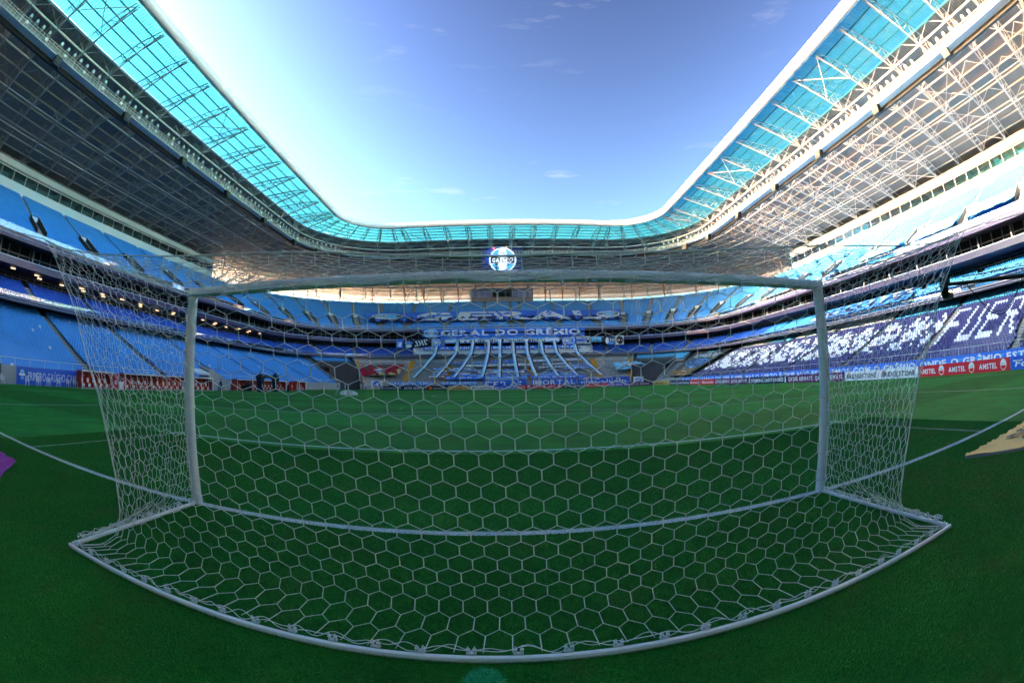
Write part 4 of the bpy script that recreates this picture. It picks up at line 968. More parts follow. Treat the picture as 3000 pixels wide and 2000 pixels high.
for x0, x1, z0, h, b, l, ls, dc in ((-32.2, -30.0, 12.4, 2.7, P_mid, 'small blue flag with a white figure hanging left on the far middle tier', [], lambda p, w, h: (p.rect(.5, .4, w - .5, h * .7, P_white), p.up(), p.ell(w / 2, h * .5, .45, .7, P_navy))),
        (-29.6, -27.0, 12.7, 2.3, P_navy, 'small black flag with a pale head and shoulders on the far middle tier', [], lambda p, w, h: (p.rect(.1, h * .35, w - .1, h * .65, P_sky), p.up(), p.ell(w / 2, h * .62, .42, .5, P_grey), p.ell(w / 2, h * .12, 1.0, .5, P_white))),
        (-26.7, -22.3, 12.7, 2.4, P_black, 'black flag with a crowd of white shapes on the far middle tier', [], lambda p, w, h: [p.ell(.5 + (i * 1.37) % 3.6, .3 + (i * .83) % 1.8, .32, .26, P_white, 9) for i in range(14)]),
        (-21.4, -17.2, 12.85, 2.3, P_mid, 'white and blue flag with the word NOSSOS on the far middle tier', [('NOSSOS', .06, .62, .38, .22, P_black), ('HERÓIS', .06, .62, .72, .2, P_white), ('ÍDOLOS', .06, .62, .06, .2, P_white)], lambda p, w, h: (p.rect(0, h * .32, w * .68, h * .66, P_white), p.up(), p.ell(w * .84, h * .5, .55, .9, P_grey))),
        (17.9, 22.0, 12.85, 2.35, P_mid, 'white and blue flag with JAMAIS NOS MATARÃO on the far middle tier', [('JAMAIS', .1, .95, .70, .22, P_white), ('NOS', .25, .65, .38, .2, P_black), ('MATARÃO', .08, .9, .06, .2, P_white)], lambda p, w, h: p.rect(.1, h * .32, w - .3, h * .66, P_white)),
        (22.3, 26.4, 12.95, 2.3, P_white, 'white and blue flag with VIVEMOS DE LOUCURA on the far middle tier', [('VIVEMOS', .04, .72, .70, .22, P_navy), ('DE', .2, .5, .38, .2, P_navy), ('LOUCURA', .04, .7, .06, .22, P_navy)], lambda p, w, h: (p.rect(0, h * .34, w * .7, h * .64, P_mid), p.up(), p.ell(w * .85, h * .5, .5, .9, P_navy), p.up(), p.ell(w * .85, h * .62, .25, .35, P_white))),
        (26.9, 29.9, 13.5, 1.5, P_cyan, 'small light blue flag with a yellow disc on the far middle tier', [('DA GERAL', .1, .9, .1, .3, P_navy)], lambda p, w, h: p.ell(w * .55, h * .65, .3, .3, P_gold)),
        (30.7, 34.3, 12.6, 2.6, P_black, 'black flag with the number 10 and a blue player on the far middle tier', [('10', .55, .95, .38, .3, P_white), ('MESTRE', .5, .95, .76, .14, P_sky)], lambda p, w, h: (p.ell(w * .3, h * .45, .6, 1.0, P_white), p.up(), p.ell(w * .62, h * .16, 1.1, .36, P_sky))),
        (34.5, 37.0, 12.5, 2.8, P_white, 'square flag with a round black badge reading GERAL on the far middle tier', [('GERAL', .14, .86, .42, .18, P_white)], lambda p, w, h: p.ell(w / 2, h / 2, 1.15, 1.25, P_black))):
    yy = 126.6 if abs((x0 + x1) / 2) < 27 else 126.2
    far_banner(x0, x1, yy, z0, h, b, l, ls, name='hanging_flag', group='hanging flags on the far middle tier', deco=dc)
# banners on the far front wall
YB = 113.0
far_banner(-31.0, -18.6, YB, 1.25, 1.0, P_sky, 'pale blue wall cloth reading PARA HOJE SÓ TE PEÇO', [('PARA HOJE SÓ TE PEÇO', .02, .98, .2, .6, P_white)])
far_banner(-31.0, -19.0, YB - .1, .35, .85, P_navy, 'dark wall cloth reading QUE SEJAS GRÊMIO', [('QUE SEJAS GRÊMIO', .12, .95, .2, .62, P_white)])
far_banner(-16.6, -6.9, YB, 1.35, .85, P_sky, 'pale blue wall cloth reading GRENAL QUERIDO', [('GRENAL QUERIDO', .02, .98, .2, .66, P_white)])
far_banner(-16.6, -6.9, YB - .1, .35, 1.0, P_mid, 'blue and black wall cloth reading GERAL ESTÁ CONTIGO', [('GERAL ESTÁ CONTIGO', .03, .98, .42, .44, P_white)], deco=lambda p, w, h: p.rect(0, h * .36, w, h * .92, P_navy))
far_banner(-5.3, 6.2, YB, .3, 2.2, P_mid, 'large blue wall cloth reading GERAL behind the far goal', [('GERAL', .02, .97, .2, .62, P_white)], deco=lambda p, w, h: p.rect(0, h * .3, w, h * .6, P_blue))
far_banner(7.6, 19.6, YB, .3, 2.2, P_mid, 'large blue wall cloth reading IMORTAL right of the far goal', [('IMORTAL', .03, .97, .34, .54, P_white)], deco=lambda p, w, h: p.rect(0, 0, w, h * .28, P_navy))
far_banner(19.9, 34.6, YB, .3, 2.35, P_mid, 'large blue wall cloth reading TRICOLOR behind the spare goal', [('TRICOLOR', .03, .95, .36, .54, P_white)], deco=lambda p, w, h: p.rect(0, h * .6, w, h, P_blue))
far_banner(-36.2, -32.8, YB - .2, .2, 2.3, P_white, 'square white cloth with a blue crest at the left of the far wall', [], deco=lambda p, w, h: (p.ell(w / 2, h * .55, 1.1, .9, P_mid), p.up(), p.ell(w / 2, h * .55, .5, .5, P_white), p.rect(.6, .2, w - .6, .5, P_gold)))
far_banner(35.6, 38.6, YB - .2, .5, 2.0, P_white, 'square pale cloth with a blue drawing at the right of the far wall', [], deco=lambda p, w, h: (p.ell(w / 2, h * .5, 1.0, .6, P_sky), p.up(), p.ell(w * .45, h * .45, .5, .3, P_white)))
# slanted cloths over the rake of the terrace: a plane 1.25 m above the steps
RK = Vector((0, .655, .33)).normalized()
def rake(x, v): return (x, 115.05 + v * RK.y, 1.3 + 1.35 + v * RK.z)
def ter_banner(x0, x1, v0, h, m, label, lines, deco=None, dv=0.0):
    U = Vector((x1 - x0, RK.y * dv, RK.z * dv)); w = U.length; P0 = rake(x0, v0)
    gg = planar(P0, U, RK, .04); o = cloth('terrace_banner', gg, w, h, m, label, 'banner', max(4, int(w)), 2, group='narrow cloths tied across the far terrace'); p = Print(gg)
    if deco: deco(p, w, h); p.up()
    for tx, a, b, y, hh, c in lines: p.text(tx, w * a, h * y, w * (b - a), h * hh, c)
    p.build('lettering', o)
ter_banner(-15.8, -4.6, .3, 1.9, P_mid, 'blue cloth with white shapes at the foot of the terrace left of the far goal', [('CEARÁ', .03, .9, .3, .5, P_white)])
ter_banner(-5.0, 6.6, .4, 1.5, P_sky, 'pale blue cloth with white rings at the foot of the terrace behind the far goal', [], deco=lambda p, w, h: [p.ring(1 + i * 1.9, h / 2, .8, .5, .2, P_white) for i in range(6)])
ter_banner(7.6, 22.6, .3, 1.5, P_mid, 'blue cloth with wide letters low on the terrace right of the far goal', [('GRÊMIO', .05, .95, .2, .55, P_white)])
for a in ((-14.2, 8.0, 2.5, .95, 'SIRVAM NOSSAS FAÇANHAS DE MODELO A TODA TERRA', P_mid, P_white, 'long blue strip reading SIRVAM NOSSAS FAÇANHAS DE MODELO on the terrace', 0),
          (-6.9, 6.0, 4.1, 1.0, 'República Rio Grandense', P_white, P_navy, 'white strip with blackletter words in the middle of the terrace', 0),
          (-7.2, -.4, 5.6, .8, 'GREMISTAS', P_sky, P_white, 'pale blue ragged strip left of the terrace middle', .2), (.4, 6.4, 5.5, .9, 'VIVA', P_mid, P_white, 'blue ragged strip right of the terrace middle', -.2),
          (-11.9, 8.3, 8.6, 1.25, 'FANÁTICOS DA GERAL', P_white, P_grey, 'broad white strip with faint letters on the upper terrace', .3),
          (-16.9, 1.8, 10.6, .9, 'TIAGO ALCANO AMIGO', P_mid, P_white, 'blue strip with a name and a crest at its left on the upper terrace', .3),
          (9.0, 23.4, 11.6, 1.1, 'JAMAIS NOS MATARÃO', P_white, P_blue, 'white strip reading JAMAIS NOS MATARÃO on the upper right terrace', .5),
          (11.6, 20.0, 9.2, .8, 'BAGUALES', P_white, P_mid, 'white strip with blue crest on the right part of the upper terrace', .2),
          (10.3, 18.6, 7.0, .8, 'ADEUS GRÊMIO TH', P_white, P_navy, 'white strip with small dark capitals on the right terrace', .3),
          (7.4, 16.0, 6.0, .95, 'os cara preta', P_navy, P_white, 'black strip with slanted white lower case words on the terrace', .4),
          (11.2, 20.4, 3.4, .85, 'SANTA MARIA', P_mid, P_white, 'blue strip reading SANTA MARIA on the lower right terrace', 0),
          (10.3, 19.8, 2.1, .8, 'TODA TERRA', P_sky, P_white, 'pale blue strip reading TODA TERRA on the lower right terrace', 0),
          (17.0, 25.6, 5.6, .95, 'RESTINGA', P_mid, P_white, 'blue strip reading RESTINGA rising to the right on the terrace', .9),
          (19.2, 25.0, 8.0, .85, 'PELOTAS', P_mid, P_white, 'small blue strip reading PELOTAS near the right end of the cloths', .4), (19.3, 25.2, 6.9, .8, 'CANOAS', P_sky, P_white, 'small ragged pale strip under the one reading PELOTAS', -.3),
          (20.0, 25.4, 3.2, .8, 'BAHIA SUL', P_navy, P_white, 'small dark strip reading BAHIA SUL on the lower right terrace', .5),
          (-20.0, -16.6, 6.4, 1.3, 'MIGUEL', P_mid, P_white, 'small blue cloth with white scrawl on the left of the terrace', .3), (-19.8, -15.8, 4.7, .8, 'LEOS', P_white, P_navy, 'small white strip on the left of the terrace', .4),
          (-19.9, -15.4, 3.2, .8, 'ALVORADA', P_sky, P_white, 'small pale strip low on the left of the terrace', .2), (-20.4, -16.2, 1.6, .9, 'TRIBO', P_white, P_navy, 'small white cloth with dark oval at the left foot of the terrace', 0),
          (-14.2, -9.0, 6.9, .8, 'IMORTAIS', P_white, P_mid, 'short white strip with blue letters on the left terrace', 0), (-15.6, -8.2, 5.7, .8, 'SEMPRE', P_sky, P_white, 'short pale blue strip with white letters on the left terrace', 0),
          (-8.4, -4.6, 5.6, .8, 'NORTE', P_mid, P_white, 'short blue strip left of the ragged strips', 0), (-13.0, -9.3, 3.6, .7, 'FORÇA', P_white, P_mid, 'short white strip on the lower left terrace', 0),
          (-3.8, -.2, 11.4, .9, 'RIO', P_mid, P_white, 'short blue strip high in the middle of the terrace', .4), (.6, 4.6, 11.2, 1.6, 'GURI DEUS', P_mid, P_white, 'blue two line cloth high in the middle of the terrace', .5),
          (-5.4, -.6, 9.9, .7, 'FAMÍLIA', P_navy, P_white, 'dark short strip in the upper middle of the terrace', 0), (1.4, 6.6, 9.9, .6, 'AMOR', P_white, P_sky, 'thin pale strip in the upper middle of the terrace', -.3),
          (-2.4, .4, 5.0, .7, 'TREINO', P_white, P_mid, 'tiny white cloth in the middle of the terrace', 0), (5.6, 9.0, 7.2, .7, 'GERAL', P_navy, P_white, 'tiny dark cloth right of the middle of the terrace', .3)):
    x0, x1, v0, h, tx, b, c, lb, dv = a
    ter_banner(x0, x1, v0, h, b, lb, [(tx, .06, .94, .2, .58, c)], dv=dv)
# tall striped ribbons from the upper fascia down to the wall
def ribbon(xt, xb, label):
    pts = [(xt, 127.0, 14.2), (xt + (xb - xt) * .12, 126.2, 10.6), (xt + (xb - xt) * .55, 121.0, 6.75), (xb, 115.2, 3.35)]
    mb = MB(); ws = [(-.62, 0), (-.3, 0), (-.3, 1), (.26, 1), (.26, 2), (.62, 2)]
    P = []
    for i in range(13):
        s = i / 12 * 3; k = min(int(s), 2); f_ = s - k; a, b = Vector(pts[k]), Vector(pts[k + 1]); c = a.lerp(b, f_); c.z += .05 * math.sin(i * 2.1); P.append(c)
    for j in range(3):
        x0, x1 = ((-.62, -.22), (-.22, .24), (.24, .62))[j]
        for i in range(12): mb.quad(P[i] + Vector((x0, 0, 0)), P[i] + Vector((x1, 0, 0)), P[i + 1] + Vector((x1, 0, 0)), P[i + 1] + Vector((x0, 0, 0)), j)
    tag(mb.build('striped_ribbon', [P_cyan, P_white, P_navy] if xt < 60 else 0), label, 'banner', 'blue white and black ribbons down the far terrace')
for i, (xt, xb) in enumerate(((-19.4, -24.4), (-13.2, -18.2), (-8.6, -13.2), (-3.9, -5.6), (-.6, -.9), (3.3, 4.2), (7.3, 9.2), (11.6, 15.2), (15.6, 20.6), (21.6, 27.4))):
    ribbon(xt, xb, '%s striped blue, white and black ribbon from the left on the far terrace' % ['first', 'second', 'third', 'fourth', 'fifth', 'sixth', 'seventh', 'eighth', 'ninth', 'last'][i])
# two big flags on the terrace
gg = planar((-42.0, 116.5, 3.9), (1, 0, .015), RK, .12); o = cloth('state_flag', gg, 13.0, 7.2, P_crim, 'large green, red and yellow flag spread over the left of the far terrace', 'flag', 20, 10)
p = Print(gg); p.poly([(0, 2.6), (7.6, 7.2), (0, 7.2)], P_green); p.poly([(0, 2.6), (3, 3.6), (9.4, 6.2), (8.4, 7.2), (0, 7.2)], P_green); p.poly([(4.2, 0), (13, 0), (13, 4.6), (9.6, 2.9), (6.4, 1.2)], P_yel); p.up(); p.ell(6.5, 3.1, 1.9, 1.35, P_white); p.up(); p.ring(6.5, 3.1, 1.2, .9, .4, P_sky); p.rect(5.1, 2.2, 7.9, 2.6, P_dgrey); p.build('lettering', o)
gg = planar((32.2, 117.5, 4.7), (1, 0, .03), RK, .12); o = cloth('club_flag', gg, 9.6, 4.6, P_cyan, 'light blue flag with black and white diagonals spread on the right terrace', 'flag', 16, 8)
p = Print(gg)
for a, b in (((0, .2), (9.6, 4.4)), ((0, 4.4), (9.6, .2))):
    d = Vector((b[0] - a[0], b[1] - a[1])).normalized(); n_ = Vector((-d.y, d.x))
    for wd, m_ in ((.42, P_navy), (.24, P_white)):
        p.poly([(a[0] + n_.x * wd, a[1] + n_.y * wd), (a[0] - n_.x * wd, a[1] - n_.y * wd), (b[0] - n_.x * wd, b[1] - n_.y * wd), (b[0] + n_.x * wd, b[1] + n_.y * wd)], m_); p.up()
for wd, m_ in ((.34, P_navy), (.2, P_white)): p.rect(4.8 - wd, 0, 4.8 + wd, 4.6, m_); p.up(); p.rect(0, 2.3 - wd, 9.6, 2.3 + wd, m_); p.up()
p.ell(4.8, 2.3, 1.0, .55, P_white); p.up(); p.ring(4.8, 2.3, .7, .4, .15, P_navy); p.build('lettering', o)

# ------------------------------------------------------------------ big screen
E_white = pm('screen_white', (.86, .88, 1.0), emit=.42); E_navy = pm('screen_navy', (.008, .012, .075), emit=.2); E_blk = pm('screen_black', (.012, .010, .035), emit=.2); E_blue = pm('screen_blue', (.06, .36, .85), emit=.4); E_glow = pm('screen_glow', (.01, .04, .35), emit=.3); E_red = pm('screen_red', (.85, .12, .08), emit=.9); E_or = pm('screen_orange', (.9, .40, .12), emit=.9)
sc_ = thing('video_screen', 'lit video screen showing a round club crest under the far roof', 'screen')
mb = MB(); mb.box((.2, 126.6, 39.4), (12.9, .7, 8.0)); mb.build('housing', black_m, sc_)
mb = MB(); mb.tube((-4, 126.6, 43.3), (-4, 126.6, 45.0), .1, 6).tube((4.4, 126.6, 43.3), (4.4, 126.6, 45.0), .1, 6); mb.build('hanger', steel_light, sc_)
gs = planar((-6.2, 126.24, 35.45), (1, 0, 0), (0, 0, 1)); p = Print(gs); p.k = 0; p.rect(0, 0, 12.8, 7.9, E_navy); p.up()
p.ell(4.2, 4.6, 3.0, 3.3, E_glow); p.up(); crest(p, 6.6, 3.55, 4.15, 4.0, E_white, E_blk, E_blue); p.k = 4
for cx, cy, m_ in ((3.9, 7.25, E_red), (5.7, 7.6, E_glow), (7.8, 7.6, E_or)):
    p.poly([(cx + (.55 if i % 2 == 0 else .24) * math.sin(i * PI / 5), cy + (.55 if i % 2 == 0 else .24) * math.cos(i * PI / 5)) for i in range(10)], m_)
p.build('display', sc_)
# ------------------------------------------------------------------ the goal
goal = thing('goal', 'large white football goal with hexagonal net in the foreground', 'goal')
PX = 3.72; PR = .06
def capsule_post(x):
    mb = MB(); n = 24
    ring = [(x + PR * math.cos(2 * PI * k / n), PR * 1.05 * math.sin(2 * PI * k / n)) for k in range(n)]
    for z in (0.0, 2.5): mb.v += [(a, b, z) for a, b in ring]
    for k in range(n): mb.f.append((k, (k + 1) % n, n + (k + 1) % n, n + k)); mb.m.append(0)
    return mb.build('post', white_paint, goal, True)
capsule_post(-PX); capsule_post(PX)
mb = MB(); n = 24
for x in (-PX - .06, PX + .06): mb.v += [(x, PR * 1.05 * math.cos(2 * PI * k / n), 2.5 + PR * math.sin(2 * PI * k / n)) for k in range(n)]
for k in range(n): mb.f.append((k, (k + 1) % n, n + (k + 1) % n, n + k)); mb.m.append(0)
mb.f += [tuple(range(n)), tuple(range(2 * n - 1, n - 1, -1))]; mb.m += [0, 0]
ob = mb.build('crossbar', white_paint, goal)
for p_ in ob.data.polygons: p_.use_smooth = len(p_.vertices) == 4
YB_ = -2.17
def base_bar(a, b):
    mb = MB(); a = Vector(a); b = Vector(b); d = (b - a).normalized(); s = Vector((-d.y, d.x, 0))
    prof = [(-.018, .0), (.018, .0), (.021, .014), (.016, .032), (.005, .038), (-.005, .038), (-.016, .032), (-.021, .014)]
    for p_ in (a, b): mb.v += [tuple(p_ + s * u + Vector((0, 0, v + .004))) for u, v in prof]
    for k in range(8): mb.f.append((k, (k + 1) % 8, 8 + (k + 1) % 8, 8 + k)); mb.m.append(0)
    mb.f += [tuple(range(7, -1, -1)), tuple(range(8, 16))]; mb.m += [0, 0]
    mb.build('base_bar', white_paint, goal)
base_bar((-PX, YB_, 0), (PX, YB_, 0)); base_bar((-PX, -.07, 0), (-PX, YB_ + .035, 0)); base_bar((PX, -.07, 0), (PX, YB_ + .035, 0))
mb = MB()
for x in (-PX, PX): mb.tube((x + math.copysign(.01, x), -.085, .05), (x + math.copysign(.01, x), -.085, 2.45), .009, 6)
mb.tube((-PX, -.085, 2.46), (PX, -.085, 2.46), .009, 6); mb.build('net_rail', steel_light, goal)
def clip_mesh():
    mb = MB(); mb.box((0, 0, .008), (.075, .03, .016)); 
    for x in (-.024, .024):
        mb.box((x, 0, .03), (.018, .026, .03)); mb.box((x, 0, .048), (.026, .034, .010)); mb.box((x, 0, .066), (.010, .012, .028))
    return mb.mesh('net_clip', alu)
clip_me = clip_mesh()
def clip(loc, rz=0.0, rx=0.0, ry=0.0):
    o = bpy.data.objects.new('net_clip', clip_me); COL.objects.link(o); o.parent = goal; o.scale = (.72, .72, .6); o.location = loc; o.rotation_euler = (rx, ry, rz)
for i in range(29): clip((-3.60 + i * .2572 + rng.uniform(-.01, .01), YB_ + .018, .045), rng.uniform(-.06, .06), rng.uniform(-.2, .2))
for s in (-1, 1):
    for i in range(8): clip((s * PX - s * .01, YB_ + .2 + i * .26, .046), PI / 2 + rng.uniform(-.1, .1), 0)
    for i in range(8): clip((s * (PX + .005), -.075, .2 + i * .29), 0, PI / 2, PI / 2)
for i in range(22): clip((-3.5 + i * .333, -.075, 2.44), 0, PI / 2 + .5)

# net: hexagons mapped on sagging sheets
ZX = [(2.76, 4.62), (2.54, 4.25), (2.30, 3.95), (2.13, 3.74), (1.93, 3.53), (1.60, 3.30), (1.345, 3.10), (1.18, 3.03), (1.0, 2.97), (.75, 2.92), (.48, 2.93), (.28, 3.0), (.16, 3.18), (.08, 3.45), (.05, 3.66)]
ZX = ZX[::-1]
def edge_x(z): return float(np.interp(z, [a for a, b in ZX], [b for a, b in ZX]))
def rope_z(x): return 2.12 + .0554 * abs(x) ** 1.6
def sag(a, b, k): return .010 * math.sin(7.1 * a + 3.3 * b + k) + .008 * math.sin(13.7 * a - 9.1 * b + 2 * k)
def back_pt(s, b):
    """s in -1..1 across, b 0 (top rope) .. 1 (ground bar)"""
    x_top = 3.1 * s + 1.52 * abs(s) ** 5 * (1 if s > 0 else -1); zt = rope_z(x_top)
    z = zt + (.05 - zt) * b
    z_edge = 2.76 + (.05 - 2.76) * b
    xe = edge_x(z_edge); x_mid = 3.05 * s; w = abs(s) ** 4
    xin = 3.1 * s * (1 - b) + 3.06 * s * b if b < .9 else (3.06 + .55 * ((b - .9) / .1) ** 1.5) * s
    x = xin * (1 - w) + math.copysign(xe, s) * w if s != 0 else 0.0
    if b > .9 and w > 0: x = max(abs(x), 0) * (1 if s > 0 else -1)
    bul = math.sin(PI * min(1, b / .92)) * .05
    y = -1.93 - .04 * (1 - b) + bul * (1 - s * s) - .03 * abs(s)
    if b > .86: y += (YB_ + .03 - y) * ((b - .86) / .14) ** 1.6
    x += -.055 * (0.5 - b) * 1.4 * (1 - s * s)
    return Vector((x + sag(s, b, 1) * (1 - b * b), y + sag(s, b, 2), z + .6 * sag(s, b, 3) * (1 - b)))
def top_pt(s, a):
    """a 0 at the crossbar .. 1 at the top rope"""
    p0 = Vector((3.66 * s, -.09, 2.455)); p1 = back_pt(s, 0.0); p = p0.lerp(p1, a); p.z -= .05 * math.sin(PI * a) * (1 - .5 * s * s) - sag(s * 2, a, 4); return p
def side_pt(sd, a, b):
    """a 0 at the post .. 1 at the rear edge, b 0 top .. 1 ground"""
    p1 = back_pt(sd * 1.0, b); p0 = Vector((sd * (PX + .02), -.09, 2.455 + (.05 - 2.455) * b)); p = p0.lerp(p1, a)
    low_ = max(0, (b - .88) / .12); 
    xs = sd * (PX - .02); ys = -.09 + (YB_ + .1 + .09) * a
    p.x += (xs - p.x) * low_ ** 1.5; p.y += (ys - p.y) * low_ ** 1.5
    p.x += sd * .05 * math.sin(PI * a) * (1 - b) + sag(a * 2, b, 5); return p
def hexnet(fn, nu, nv, name, r1=.0033, r2=.0022):
    """nu columns, nv rows; doubled cord on the upright links, single on the slanted ones"""
    mb = MB(); du = 1.0 / nu; dv = 1.0 / nv; vz = .34
    def P(i2, j, e):                                             # half-column index, row, e = 0 lower / 1 upper end of the upright link
        u = i2 * du / 2; v = (j + (vz if e == 0 else 1.0) * 1.0 - (0 if e == 0 else vz)) * dv
        return fn(min(max(u, 0), 1), min(max((j + (0.0 if e else .66)) * dv, 0), 1))
    for j in range(nv):
        off = j % 2
        for i in range(nu + 1):
            i2 = 2 * i + off
            if i2 > 2 * nu: continue
            a = fn(i2 * du / 2, j * dv + .17 * dv); b = fn(i2 * du / 2, j * dv + .83 * dv)
            mb.tube(a, b, r1, 4)
            if j < nv - 1:
                for d in (-1, 1):
                    k2 = i2 + d
                    if 0 <= k2 <= 2 * nu: mb.tube(b, fn(k2 * du / 2, (j + 1) * dv + .17 * dv), r2, 4)
            else:
                mb.tube(b, fn(i2 * du / 2, 1.0), r2, 4)
            if j == 0: mb.tube(fn(i2 * du / 2, 0.0), a, r2, 4)
    return mb.build(name, net_m, goal)
hexnet(lambda u, v: back_pt(2 * u - 1, v), 47, 25, 'back_net')
hexnet(lambda u, v: top_pt(2 * u - 1, v), 50, 22, 'roof_net')
hexnet(lambda u, v: side_pt(-1, u, v), 17, 26, 'side_net'); hexnet(lambda u, v: side_pt(1, u, v), 17, 26, 'side_net')
mb = MB()
mb.path([back_pt(s, 0) for s in np.linspace(-1, 1, 80)], .0055, 6)
for sd in (-1, 1):
    mb.path([side_pt(sd, 1.0, b) for b in np.linspace(0, .97, 40)], .005, 5); mb.path([side_pt(sd, a, 0) for a in np.linspace(0, 1, 20)], .005, 5)
# lacing wound along the ground bars
pts = [(x, YB_ + .045 + .02 * math.sin(x * 24), .055 + .02 * math.cos(x * 17)) for x in np.linspace(-3.62, 3.62, 260)]; mb.path(pts, .0032, 4)
pts = [(x, YB_ + .05 + .02 * math.cos(x * 19), .06 + .018 * math.sin(x * 29)) for x in np.linspace(-3.62, 3.62, 260)]; mb.path(pts, .0028, 4)
for sd in (-1, 1):
    for q in range(4): mb.path([(sd * (PX - .01) + .035 * math.sin(y * (17 + 5 * q) + q), y, .06 + .03 * math.cos(y * (13 + 7 * q) + q * 2)) for y in np.linspace(-2.05, -.12, 90)], .003, 4)
mb.build('net_rope', net_m, goal)
# guy ropes from the upper rear corners to posts standing outside the picture
for sd in (-1, 1):
    c = back_pt(sd * 1.0, 0); o_ = thing('net_pole', 'slim pole holding the %s rear corner of the net by a rope' % ('left' if sd < 0 else 'right'), 'pole', (sd * 8.6, -5.2, 0))
    mb = MB(); mb.tube((0, 0, 0), (0, 0, 3.6), .03, 10, caps=True); mb.build('shaft', steel_light, o_); mb = MB(); mb.tube((0, 0, 0), (0, 0, .04), .2, 16, caps=True); mb.build('foot', steel_dark, o_)
    mb = MB(); e = Vector((0, 0, 3.5)); s_ = c - Vector((sd * 8.6, -5.2, 0)); mb.path([s_.lerp(e, k / 8) for k in range(9)], .005, 5); mb.build('rope', net_m, o_)
# the goal at the far end and a spare one beside it
def small_goal(x, y, w, label, nm):
    o = thing(nm, label, 'goal', (x, y, 0)); mb = MB()
    mb.tube((-w / 2, 0, 0), (-w / 2, 0, 2.5), .07, 8); mb.build('post', white_paint, o); mb = MB(); mb.tube((w / 2, 0, 0), (w / 2, 0, 2.5), .07, 8); mb.build('post', white_paint, o)
    mb = MB(); mb.tube((-w / 2 - .07, 0, 2.5), (w / 2 + .07, 0, 2.5), .07, 8); mb.build('crossbar', white_paint, o)
    mb = MB(); mb.tube((-w / 2, 2, 0.04), (w / 2, 2, 0.04), .04, 6).tube((-w / 2, 0, .04), (-w / 2, 2, .04), .04, 6).tube((w / 2, 0, .04), (w / 2, 2, .04), .04, 6); mb.build('base_bar', alu, o)
small_goal(0, 105, 7.44, 'white goal at the far end of the pitch before blue letters', 'far_goal'); small_goal(24.4, 107.2, 7.44, 'spare white goal standing right of the far goal by the boards', 'spare_goal')
